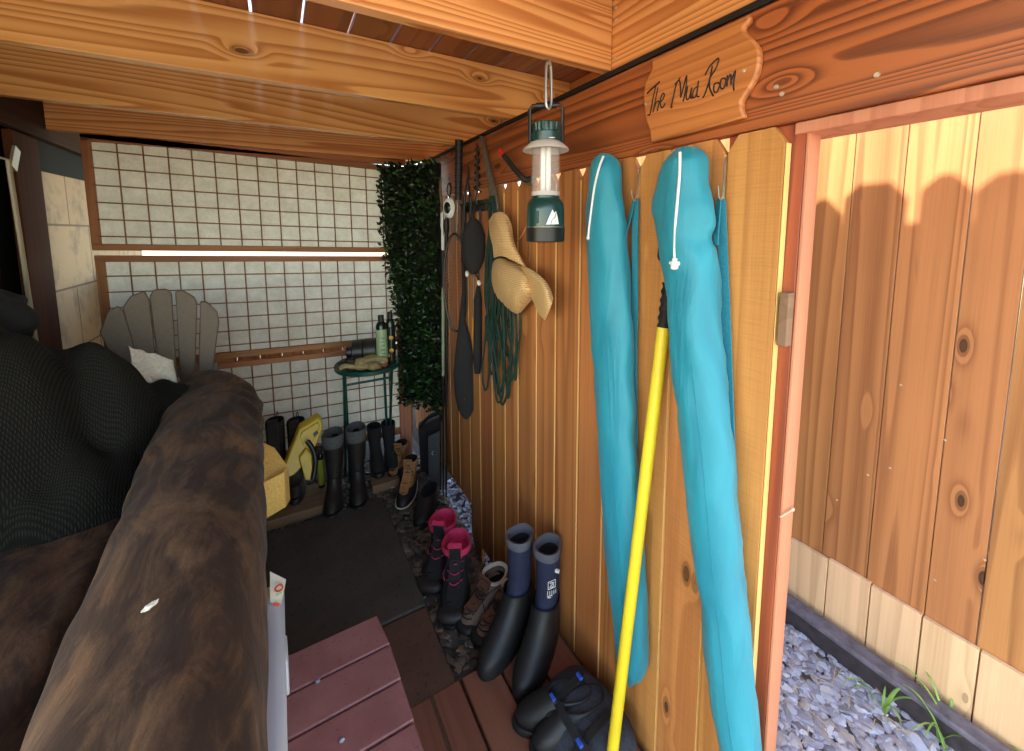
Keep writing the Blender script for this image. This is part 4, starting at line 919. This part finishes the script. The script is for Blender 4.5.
for z, r, am in ((zz(142), .043, 0), (zz(134), .044, 0), (zz(133), .040, .0), (zz(132), .041, .0015), (zz(124.5), .041, .0015), (zz(123.5), .037, 0), (zz(123), .02, 0)):
    cr.append([c0+V((r+am*math.copysign(1, math.sin(18*k*2*PI/72*1)))*math.cos(2*PI*k/72), (r+am*math.copysign(1, math.sin(18*k*2*PI/72)))*math.sin(2*PI*k/72), z) for k in range(72)])
cap_ = cp.loft(cr).build('cap', M['green_plastic'], ln)
rx = V(rt.x, rt.y, 0).normalized(); ry = V(-rx.y, rx.x, 0)
hb = [c0+rx*-.047+V(0, 0, zz(143)), c0+rx*-.047+V(0, 0, zz(110)), c0+rx*-.040+V(0, 0, zz(106)), c0+rx*.040+V(0, 0, zz(105)), c0+rx*.049+V(0, 0, zz(109)), c0+rx*.049+V(0, 0, zz(143))]
MB().tube(hb, .0055, 8).build('bail_handle', M['black_plastic'], ln)
MB().tube([c0+rx*-.03+V(0, 0, zz(106)), c0+rx*.03+V(0, 0, zz(105.4))], .0085, 10).build('grip', M['black_plastic'], ln)
def oncyl(px, py, r):   # point on the lantern body facing the camera
    o = V(0, 0, EYE); d = ray(px, py); oc = V(o.x-lc.x, o.y-lc.y, 0); a = d.x**2+d.y**2; b = 2*(oc.x*d.x+oc.y*d.y); c = oc.x**2+oc.y**2-r*r
    t = (-b-math.sqrt(max(0, b*b-4*a*c)))/(2*a); return o+d*t
lg = MB(); g1 = [(546, 224.5), (548, 219), (550.5, 213), (552.5, 209.5), (554, 211), (555, 212.5), (556, 211.5), (557.5, 215), (558.8, 224)]
for qd in (((546, 224.5), (549.3, 216.5), (552.5, 209.5), (554.5, 213), (554.6, 224.3)), ((554.6, 224.3), (554.5, 213), (556, 211), (557.5, 216.5), (558.8, 224))):
    m_ = len(qd); lg.add([oncyl(x, y, .0578) for x, y in qd]+[oncyl(x, y, .055) for x, y in qd], [tuple(range(m_)), tuple(range(m_, 2*m_))[::-1]]+[(i, (i+1) % m_, (i+1) % m_+m_, i+m_) for i in range(m_)])
lg.build('white_logo', M['logo_white'], bt_, smooth=False)
MB().tube(crv([oncyl(x, y, .0583) for x, y in ((551, 224), (552, 220), (555, 217), (555.5, 213))], 3), .0009, 5).build('logo_path', M['green_plastic'], bt_)
MB().tube([oncyl(x, 137.5, .045) for x in (549, 551, 553, 555)], .0013, 5).build('cap_print', M['logo_white'], cap_)
MB().box(oncyl(537.5, 218, .0565)-V(.003, .003, .015), oncyl(537.5, 218, .0565)+V(.003, .003, .02)).build('switch', M['green_plastic'], bt_, .002)

# ------------------------------------------------------------------ teal bags
def bag(label, rows, X, depth, cord, strap, hook, flap=None, lock=None, wr=0):
    c = fx(*[(rows[-1][1]+rows[-1][2])/2, rows[-1][0]], X); t = thing('teal_bag', label, 'bag', c, 'teal drawstring bags on the fence')
    ctr = []; hw = []
    for y, a, b in rows:
        p, q = fx(a, y, X), fx(b, y, X); ctr.append((p+q)/2); hw.append((p-q).length/2)
    ctr2 = crv(ctr, 5); hw2 = [v.x for v in crv([V(h, 0, 0) for h in hw], 5)]
    rings = []; n = 32
    for k, (c_, h) in enumerate(zip(ctr2, hw2)):
        r = []
        for i in range(n):
            a = 2*PI*i/n; q = V(math.cos(a)*min(h*.95, depth), math.sin(a)*h, 0)
            w = 1+wr*noise.noise(V(math.cos(a)*1.5, math.sin(a)*1.5, c_.z*9))+.5*wr*noise.noise(V(math.cos(a)*3, c_.z*26, 5))
            pl_ = 1+(.13*math.sin(i*PI*.5+.6*math.sin(i)) if k < 14 else 0)*(1-k/14)
            r.append(c_+q*w*pl_)
        rings.append(r)
    body = MB().loft(rings).build('bag_body', M['teal'], t, ang=75)
    dst = MB().tube(crv([fx(x, y, X-depth*.9-.006) for x, y in cord], 5), .0032, 8).build('drawstring', M['white_cord'], t)
    if lock:
        p = fx(*lock, X-depth*.95-.008)
        MB().lathe([(.004, -.014), (.009, -.011), (.0085, .004), (.006, .008), (.006, .013)], p, 14).build('cord_lock', M['logo_white'], dst)
        MB().tube([p+V(-.0, -.012, .002), p+V(0, .012, .002)], .005, 8).build('lock_button', M['logo_white'], dst)
    else:
        p = fx(*cord[-1], X-depth*.9-.006); MB().blob(p, (.004, .006, .006), 2, .2, 3, 2).build('cord_knot', M['white_cord'], dst)
    for k, ps in enumerate(strap):
        P = crv([fx(x, y, xx) for x, y, xx in ps], 6); MB().ribbon(P, V(0, .011, 0) if k == 0 else V(.004, .008, 0), .0016).build('strap', M['teal_strap'], t)
    # seam line piping
    P = []
    for k in range(3, len(ctr2)): P.append(ctr2[k]+V(-min(hw2[k]*.95, depth)*.93, -hw2[k]*.30, 0))
    MB().tube(P, .0013, 5).build('seam', M['teal_strap'], body)
    if flap:
        fl = [fx(x, y, X) for x, y in flap]; MB().prism(fl, (.02, 0, 0)).build('loose_flap', M['teal'], t, .006)
    h = thing('wire_hook', hook[1], 'hook', fx(hook[0][0][0], hook[0][0][1], .91), 'wire hooks on the fence')
    MB().tube(crv([fx(x, y, xx) for x, y, xx in [(q[0], q[1], q[2] if len(q) > 2 else .91) for q in hook[0]]], 6), .0022, 7).build('hook_wire', M['galv'], h)
    return t
bag('slim teal fabric bag hanging on the fence, the one further along behind the yellow pole', [(153.5, 602, 606), (157, 598.5, 611), (166, 595.5, 616), (190, 592, 619), (215, 590, 622), (240, 589.5, 624), (300, 592, 629), (350, 595, 630.5), (400, 599, 632), (440, 602.5, 633), (528, 608, 638.5), (590, 614.5, 641), (640, 621, 641.5), (668, 624.5, 638), (680, 628, 633), (686, 629.5, 631)], .868, .045,
    [(603.5, 156), (599, 168), (594, 190), (590, 220), (588, 238)], [[(636, 199, .905), (635, 240, .903), (635, 300, .902), (634, 380, .90), (636, 500, .90)], [(634, 200, .903), (628, 225, .89), (623, 241, .87)]],
    ([(640, 168, .918), (638.5, 176, .91), (637.5, 190, .902), (635.5, 201, .900), (632.5, 197, .898), (631.5, 190, .897)], 'bent wire hook carrying the strap of the slimmer, farther teal bag'), wr=.10)
bag('fatter teal fabric bag near the gate post, overlapping the top of the yellow pole', [(147, 681, 688), (150, 677, 697), (160, 669, 704), (172, 663, 705.5), (185, 660, 706), (200, 657.5, 708), (213, 657.5, 710.5), (225, 659.5, 710.5), (238, 661.5, 708), (256, 662, 714.5), (300, 670, 718), (364, 674.5, 722), (428, 682.5, 729), (492, 691, 733.5), (540, 697, 736.5), (606, 707, 742), (689, 717, 747.5), (751, 727, 754), (810, 737, 760), (850, 742, 764)], .862, .05,
    [(680, 152), (679.5, 175), (677, 205), (675, 230), (674.5, 258)], [[(721, 199, .905), (723, 250, .903), (726, 320, .902), (730, 430, .90), (733, 480, .90)], [(719, 200, .903), (717, 225, .895), (716, 245, .875)]],
    ([(726, 157, .916), (724.5, 168, .908), (723.5, 190, .902), (721.5, 199, .90), (719, 197, .898), (718.5, 186, .897)], 'bent wire hook carrying the strap of the fatter teal bag by the gate post'),
    lock=(674.5, 264), flap=[(711, 668), (719, 655), (732, 755), (716, 735), (711, 715)], wr=.12)

# ------------------------------------------------------------------ yellow pole
yp_ = thing('extension_pole', 'long yellow extension pole with ribbed black collar, leaning between the teal bags', 'pole', V(.83, .82, 0))
A_ = fx(663.5, 327, .893); Bm = fx(612.5, 751, .765); dv = (Bm-A_).normalized(); Bb = A_+dv*((A_.z-.008)/-dv.z)
MB().tube([A_, Bb], .0165, 16).build('pole_tube', M['yellow_paint'], yp_)
MB().tube([Bb+dv*-.03, Bb], .0185, 16).build('end_cap', M['black_rubber'], yp_)
cpath = [A_-dv*.012*k for k in range(0, 11)]; MB().tube(cpath, [.0185 if k % 2 == 0 else .0135 for k in range(11)], 16).build('ribbed_collar', M['black_rubber'], yp_)
e_ = A_-dv*.115; MB().tube(crv([e_, e_-dv*.07+V(.004, 0, 0), fx(660.5, 258, .90), fx(661, 245, .905)], 5), [.010]*6+[.008]*6+[.006]*4, 10).build('tip', M['black_plastic'], yp_)

# ------------------------------------------------------------------ tools on the fence
HX = .885
def H(x, y, X=HX): return fx(x, y, X)
# racket with bare head
rk = thing('badminton_racket', 'badminton racket with black grip hanging head down, strings showing', 'racket', H(456, 330))
a_, b_, d_ = H(459, 140), H(458, 200), H(456.5, 240)
gr_ = MB().tube([a_, a_+(b_-a_)*.03, b_], [.024, .021, .018], 12).build('grip', M['black_rubber'], rk)
for k in range(9):
    p = a_+(b_-a_)*(.08+.1*k); MB().tube([p, p+(b_-a_).normalized()*.006], .0215, 12).build('grip_wrap', M['black_fabric'], gr_)
MB().tube([b_, d_], .0075, 10).build('shaft', M['galv'], rk)
hc = H(455.5, 283, .87); hh = (H(456.5, 236).z-H(455, 331).z)/2; hwid = .085
fr = [hc+V(-.05*math.cos(a), hwid*math.cos(a)*.62, hh*math.sin(a)) for a in [2*PI*k/40 for k in range(40)]]
rf_ = MB().tube(fr, .007, 8, True).build('racket_frame', M['black_plastic'], rk)
sn = MB()
for k in range(-8, 9):
    u = k/9; s_ = math.sqrt(1-u*u); sn.tube([hc+V(-.05*u, hwid*.62*u, hh*s_), hc+V(-.05*u, hwid*.62*u, -hh*s_)], .0011, 4)
for k in range(-13, 14):
    u = k/14; s_ = math.sqrt(1-u*u); sn.tube([hc+V(-.05*s_, hwid*.62*s_, hh*u), hc+V(.05*s_, -hwid*.62*s_, hh*u)], .0011, 4)
sn.build('strings', M['string'], rf_)
# covered racket
rc = thing('covered_racket', 'racket in a black zip cover hanging beneath the bare racket', 'racket', H(465, 420))
P = [(463, 255, .012), (464, 290, .012), (462, 320, .02), (463.5, 335, .042), (465, 355, .066), (465, 375, .078), (465.5, 395, .072), (466, 410, .052), (466.5, 418, .02)]
rings = []
for x, y, w in P:
    c = H(x, y, .884); rings.append([c+V(rt.x, rt.y, 0)*(w*.85*math.cos(a))+V(-.006, -.014, 0)*math.sin(a) for a in [2*PI*k/20 for k in range(20)]])
MB().loft(rings).build('cover', M['black_fabric'], rc, ang=70)
MB().tube([H(463.5, 206, .89), H(463.5, 230, .889), H(463, 262, .886)], [.016, .014, .012], 10).build('grip', M['black_rubber'], rc)
tx = MB()
for i, yy in enumerate((350, 358, 366, 374, 382, 390, 398)):
    c = H(462.5+i*.35, yy, .884)+V(-.011, -.019, 0); tx.tube(crv([c+V(0, -.008, .006), c+V(-.002, .006, .01), c+V(0, .004, -.004), c+V(-.002, -.006, -.008)], 3), .0022, 5)
tx.build('cover_lettering', M['collar_grey'], rc)
# trekking poles
for k, (label, px0, px1, mm) in enumerate((('trekking pole with white grip and pale green shaft beside the hedge panel', 443.0, 443.2, M['pole_green']), ('all black trekking pole standing next to the pole with the white grip', 446.5, 446.3, M['black_plastic']))):
    t = thing('trekking_pole', label, 'pole', V(.86, 2.3, -.1), 'trekking poles by the hedge panel'); X = .862+.0*k
    g0, g1, m1, m2, e = H(px0, 214+k*6, X), H(px0, 250, X), H(px0, 285, X), H(px1, 378, X), H(px1, 497, X)
    MB().tube(crv([g0+V(0, 0, .01), g0, g0+(g1-g0)*.3, g0+(g1-g0)*.8, g1], 3), [.012]*3+[.016]*4+[.011]*6, 12).build('grip', M['logo_white'] if k == 0 else M['black_rubber'], t)
    MB().tube([g1, m1], .0085, 10).build('upper_shaft', M['black_plastic'], t)
    MB().tube([m1, m2], .0095, 10).build('middle_shaft', mm, t)
    MB().tube([m2, e], [.008, .005], 10).build('lower_shaft', M['black_plastic'], t)
    MB().tube(crv([g0+V(0, -.01, .01), g0+V(-.01, -.03, -.05), g0+V(-.005, -.02, -.12), g0+V(0, -.005, -.02)], 5), .003, 6, flat=.4).build('wrist_strap', M['black_fabric'], t)
    for q in (m1, m2): MB().tube([q+V(0, 0, .015), q-V(0, 0, .015)], .0115, 10).build('lock_lever', M['black_plastic'], t)
# tan stake behind poles
t = thing('wooden_stake', 'thin pale wooden stake upright at the edge of the hedge panel', 'stake', H(440, 215)); MB().tube([H(438.5, 158, .89), H(442, 216, .89)], .009, 6).build('stake_body', M['plank_x'], t)
# white goggles
t = thing('safety_goggles', 'white safety goggles hanging by a strap above the pale green trekking pole', 'goggles', H(450, 215))
c = H(450, 208, .86)
MB().loft([[c+V(-.016*math.cos(a)*f, .028*math.cos(a)*f+.004*zf, (.055*math.sin(a))*f)+V(-.02*zf, -.01*zf, 0) for a in [2*PI*k/20 for k in range(20)]] for zf, f in ((0, 1.05), (.6, 1), (1.1, .8))]).build('goggle_frame', M['logo_white'], t, ang=60)
MB().loft([[c+V(-.022-.016*math.cos(a)*f, -.012+.026*math.cos(a)*f, (.04*math.sin(a))*f)+V(-.004*zf, -.004*zf, 0) for a in [2*PI*k/20 for k in range(20)]] for zf, f in ((0, .8), (1, .6))]).build('lens', M['dark_glass'], t, ang=60)
MB().tube(crv([c+V(0, .01, .05), H(451, 188, .90), H(449, 183, .905), H(447, 190, .9), c+V(0, -.01, .04)], 5), .004, 6, flat=.4).build('strap', M['black_fabric'], t)
# coat rack strip with hooks
t = thing('hook_rack', 'dark hook rail on the fence behind the racket and tools', 'rack', H(472, 204, .90))
MB().box(V(.903, H(486, 200, .905).y, 1.715), V(.918, H(463, 200, .905).y, 1.77)).build('rail', M['black_plastic'], t, .004)
for px in (466, 472, 478, 484):
    p = H(px, 203, .90); MB().tube(crv([p, p+V(-.03, 0, -.012), p+V(-.042, 0, .008), p+V(-.04, 0, .03)], 4), .005, 8).build('hook', M['black_plastic'], t)
# black auger bit
t = thing('ground_auger', 'black spiral ground anchor hanging on the red beam', 'auger', H(477, 195, .90))
MB().tube([H(476.8, 143, .90), H(477, 196, .90)], .0045, 8).build('rod', M['black_plastic'], t)
sp_ = []; a0, b0 = H(476.8, 146, .895), H(477, 192, .895)
for k in range(90): f = k/89; sp_.append(a0+(b0-a0)*f+V(.016*math.cos(k*.42), .020*math.sin(k*.42), 0)*(.5+.5*f))
MB().tube(sp_, .006, 6, flat=.6).build('spiral', M['black_plastic'], t)
# black hand tools hanging from the rack
t = thing('pruning_shears', 'black hand shears hanging open on the hook rail', 'shears', H(468, 205))
for s1 in (-1, 1):
    MB().tube(crv([H(467.5, 178, .885), H(467.5+2.2*s1, 192, .885), H(467.5+3.4*s1, 208, .88), H(467.5+2.6*s1, 222, .88)], 5), [.005]*6+[.009]*6+[.007]*4, 8).build('handle', M['black_rubber'], t)
MB().prism([H(466.5, 180, .885), H(469, 180, .885), H(468.2, 166, .885)], (.005, 0, 0)).build('blade', M['black_plastic'], t)
t = thing('fins_pouch', 'black oval padded pouch hanging from the hook rail', 'pouch', H(474, 270, .86)); t.name = 'padded_pouch'
pr = []
for y, w in ((218, .012), (224, .045), (235, .068), (248, .072), (260, .062), (268, .045), (274, .02)):
    c = H(473.5, y, .865); pr.append([c+V(rt.x, rt.y, 0)*(w*.85*math.cos(a))+V(-.008, -.02, 0)*math.sin(a) for a in [2*PI*k/20 for k in range(20)]])
MB().loft(pr).build('pouch_shell', M['black_fabric'], t, ang=70)
MB().tube(crv([H(473.5, 219, .865), H(474, 208, .875), H(475, 203, .882)], 5), .004, 6).build('loop', M['black_fabric'], t)
for px, py, s_ in ((467, 274, .013), (479, 283, .011)):
    MB().blob(H(px, py, .855), (.010, .012, s_*1.3), 3, .1, 3, 2).build('white_toggle', M['logo_white'], t)
MB().tube([H(474, 272, .86), H(479, 280, .856)], .004, 6).build('toggle_cord', M['black_fabric'], t)
# long black umbrella
t = thing('folded_umbrella', 'slim folded black umbrella hanging behind the green cord', 'umbrella', H(478, 372, .89))
MB().tube([H(478.5, 285, .898), H(478, 300, .898), H(477.5, 360, .898), H(477.5, 373, .898)], [.008, .022, .024, .016], 12).build('canopy', M['black_fabric'], t)
MB().tube(crv([H(478.5, 286, .898), H(478.5, 262, .898), H(479, 235, .9), H(480, 210, .9)], 4), .006, 8).build('shaft', M['black_plastic'], t)
t = thing('garden_dibber', 'tool with amber handle hanging left of the green cord', 'tool', H(474, 345, .9)); MB().tube([H(473.5, 318, .909), H(473.8, 330, .909), H(474, 348, .909)], [.010, .012, .009], 10).build('handle', M['handle_yellow'], t); MB().tube([H(473.5, 319, .909), H(473.2, 285, .914), H(473.5, 215, .914)], .004, 8).build('shaft', M['galv'], t)
t.name = 'hand_tool'
t = thing('trowel', 'garden trowel with an orange handle hanging beside the straw hat', 'trowel', H(492, 310, .9)); MB().tube([H(491, 281, .9), H(491, 295, .9), H(490.5, 311, .9)], [.010, .013, .010], 10).build('handle', M['orange'], t)
MB().tube([H(491, 282, .9), H(491.5, 262, .9)], .004, 8).build('neck', M['galv'], t); MB().prism([H(489, 262, .9), H(494, 262, .9), H(495, 240, .9), H(492, 225, .9), H(489, 240, .9)], (.003, 0, 0)).build('blade', M['galv'], t)
# long grey blade
t = thing('wood_rasp', 'long grey tapered steel file hanging handle up over the green cord', 'file', H(495, 214, .875)); 
MB().prism([H(479.2, 135.5, .895), H(483, 136.5, .895), H(497.5, 205, .872), H(497, 213, .872), H(493.5, 213, .872), H(490.5, 201, .872)], (.012, .004, 0)).build('blade', M['galv'], t, .003)
MB().tube([H(495, 210, .866), H(495, 214.5, .866)], .006, 8).build('end_ring', M['steel'], t)
# red tipped padded hook
t = thing('padded_hook', 'black padded wall hook with a red tip, screwed up on the beam near the lantern', 'hook', H(522, 178, .90))
MB().tube(crv([H(503.5, 155, .84), H(512, 166, .855), H(521, 176, .87), H(526, 180, .885), H(531, 178, .905)], 5), .0115, 10).build('padded_arm', M['black_rubber'], t)
MB().tube([H(503.7, 155.2, .84), H(500, 150.5, .834)], [.0135, .012], 10).build('red_tip', M['red'], t)
MB().box(V(.897, H(532, 176, .9).y, 1.80), V(.914, H(526, 176, .9).y, 1.83)).build('base_plate', M['galv'], t)
# green cord coil
rp = thing('cord_coil', 'long coil of dark green cord hung in loops below the grey file', 'cord', H(498, 400, .87)); tp = H(497, 197, .895); rnd = random.Random(21)
spec = [(486, 388, .06), (492, 372, .05), (499, 400, .085), (503, 402, .075), (500, 392, .06), (506, 372, .07), (512, 378, .05), (515, 380, .045), (490, 356, .04), (495, 384, .05), (502, 350, .05), (508, 398, .05), (497, 368, .07), (487, 340, .03)]
for k, (px, py, w) in enumerate(spec):
    Xb = .882+.025*rnd.random()-.01; b = fx(px, py, Xb); s1 = fx(482+rnd.random()*10+(px-490)*.1, 285+rnd.random()*20, Xb); s2 = fx(px+rnd.uniform(4, 10) if px < 505 else px+3, 300+rnd.random()*20, Xb-.01)
    bl_ = b+V(0, w*.45, .03); br_ = b+V(0, -w*.45, .03)
    if k < 7: path = [tp+V(-.02, .01, 0), tp+V(-.02, .025, -.08), s1, bl_+V(0, .01, .06), b+V(-.004, w*.2, 0), b+V(-.004, -w*.2, 0), br_+V(0, -.01, .06), s2, tp+V(-.02, -.04, -.12), tp+V(-.02, -.012, 0)]
    else: path = [tp+V(-.03, .012, 0), tp+V(-.03, .02, -.1), (s1+s2)/2+V(0, .01, 0), bl_+V(0, .0, .08), b, br_+V(0, 0, .08), s2+V(0, -.01, 0), tp+V(-.03, -.05, -.14), tp+V(-.03, -.014, .0)]
    MB().tube(crv(path, 7), .0052, 7, True).build('loop', M['rope_green'], rp)
MB().tube([tp+V(-.045, .03, -.02), tp+V(-.045, -.03, -.02)], .012, 8).build('tie_wrap', M['rope_green'], rp)
# straw hat
ht = thing('straw_hat', 'floppy woven straw hat hanging on the fence beside the lantern', 'hat', H(520, 310, .85)); n1, n2 = 22, 72
hc = H(516, 278, .845); dirw = (H(545, 305, .80)-H(495, 235, .86)).normalized()
def hpx(x, y, X): return fx(x, y, X-.02)
# crown: a bag of woven straw facing lower left; brim: wide, curled at both ends
crr = [[(490, 283), (497, 262), (510, 268), (525, 275), (532, 290), (524, 306), (516, 315), (503, 303)], ]
cen = hpx(511, 288, .84)
ringp = [(493, 270, .86), (500, 262, .845), (511, 266, .835), (523, 272, .835), (530, 283, .845), (533, 293, .86), (525, 304, .87), (516, 313, .872), (505, 304, .87), (495, 290, .868)]
basep = [(492, 265, .885), (500, 258, .88), (512, 262, .878), (524, 268, .88), (533, 279, .885), (537, 292, .89), (528, 304, .892), (517, 314, .892), (504, 305, .892), (493, 290, .89)]
topp = [(x*.55+511*.45, y*.55+288*.45, .815+.008*math.sin(i)) for i, (x, y, X) in enumerate(ringp)]
def cl(ps, n=5):
    P = [hpx(*p) for p in ps]; m = len(P); out = []
    for i in range(m):
        a, b, c, d = P[i-1], P[i], P[(i+1) % m], P[(i+2) % m]
        for k in range(n): t_ = k/n; out.append(.5*((2*b)+(c-a)*t_+(2*a-5*b+4*c-d)*t_*t_+(3*b-a-3*c+d)*t_**3))
    return out
R0, R1, R2 = cl(basep), cl(ringp), cl(topp); R3 = [hpx(511, 288, .81)+(p-hpx(511, 288, .815))*.25 for p in R2]
MB().loft([R0, R1, R2, R3], False, True).build('crown', M['straw'], ht, sub=2)
# upper brim flap (rolled), lower brim flap (curled outward)
def sheet(rows, name, n=8):
    g_ = [crv([hpx(*p) for p in r], n) for r in rows]; g2 = []
    for j in range(len(g_[0])): g2.append(crv([r[j] for r in g_], n))
    w = len(g2[0]); MB().add([p for c_ in g2 for p in c_], [(i*w+j, (i+1)*w+j, (i+1)*w+j+1, i*w+j+1) for i in range(len(g2)-1) for j in range(w-1)]).build(name, M['straw'], ht, ang=85, solid=.004)
sheet([[(489, 221, .87), (495, 213, .86), (504, 213, .865), (511, 224, .875), (512.5, 240, .885)],
       [(490, 234, .845), (497, 226, .83), (506, 228, .84), (513, 240, .86), (515, 248, .88)],
       [(493, 246, .835), (500, 242, .82), (509, 246, .83), (518, 254, .855), (523, 262, .88)],
       [(494, 258, .86), (502, 256, .835), (512, 260, .84), (523, 266, .86), (530, 274, .885)]], 'upper_brim')
sheet([[(518, 266, .87), (528, 268, .85), (540, 276, .835), (548, 285, .835), (553, 298, .85)],
       [(524, 274, .86), (532, 276, .83), (541, 284, .815), (547, 293, .815), (551, 306, .835)],
       [(529, 284, .865), (534, 287, .84), (540, 295, .83), (544, 304, .83), (547, 316, .845)],
       [(530, 294, .88), (532, 298, .865), (536, 307, .86), (540, 315, .86), (545, 320, .865)]], 'lower_brim')
MB().tube(crv([H(512, 246, .86), H(520, 238, .88), H(528, 226, .90), H(530, 250, .905), H(529, 262, .9)], 5), .0018, 6).build('chin_cord', M['tan_leather'], ht)

# ------------------------------------------------------------------ daylight
W = bpy.data.worlds.new('sky'); S.world = W; W.use_nodes = True; wt = W.node_tree
sk = wt.nodes.new('ShaderNodeTexSky'); sk.sky_type = 'NISHITA'; sk.sun_disc = False; sk.sun_elevation = math.radians(50); sk.sun_rotation = math.radians(270); sk.altitude = 200
bgn = wt.nodes['Background']
tint = wt.nodes.new('ShaderNodeMix'); tint.data_type = 'RGBA'; tint.blend_type = 'MULTIPLY'; tint.inputs[0].default_value = 1; tint.inputs[7].default_value = (1.08, 1.0, .84, 1)
wt.links.new(sk.outputs[0], tint.inputs[6]); wt.links.new(tint.outputs[2], bgn.inputs[0]); bgn.inputs[1].default_value = .55
sun = bpy.data.lights.new('sun', 'SUN'); sun.energy = 9; sun.angle = math.radians(1.4); sun.color = (1, .93, .82)
so = bpy.data.objects.new('sun', sun); COL.objects.link(so); so.rotation_euler = Vector((1, .10, -1.2)).to_track_quat('-Z', 'Y').to_euler()
vs_ = S.view_settings; vs_.view_transform = 'Standard'; vs_.look = 'None'; vs_.gamma = 1; vs_.use_curve_mapping = False; vs_.exposure = .95
S.cycles.use_denoising = True
S.cycles.max_bounces = 10; S.cycles.diffuse_bounces = 6
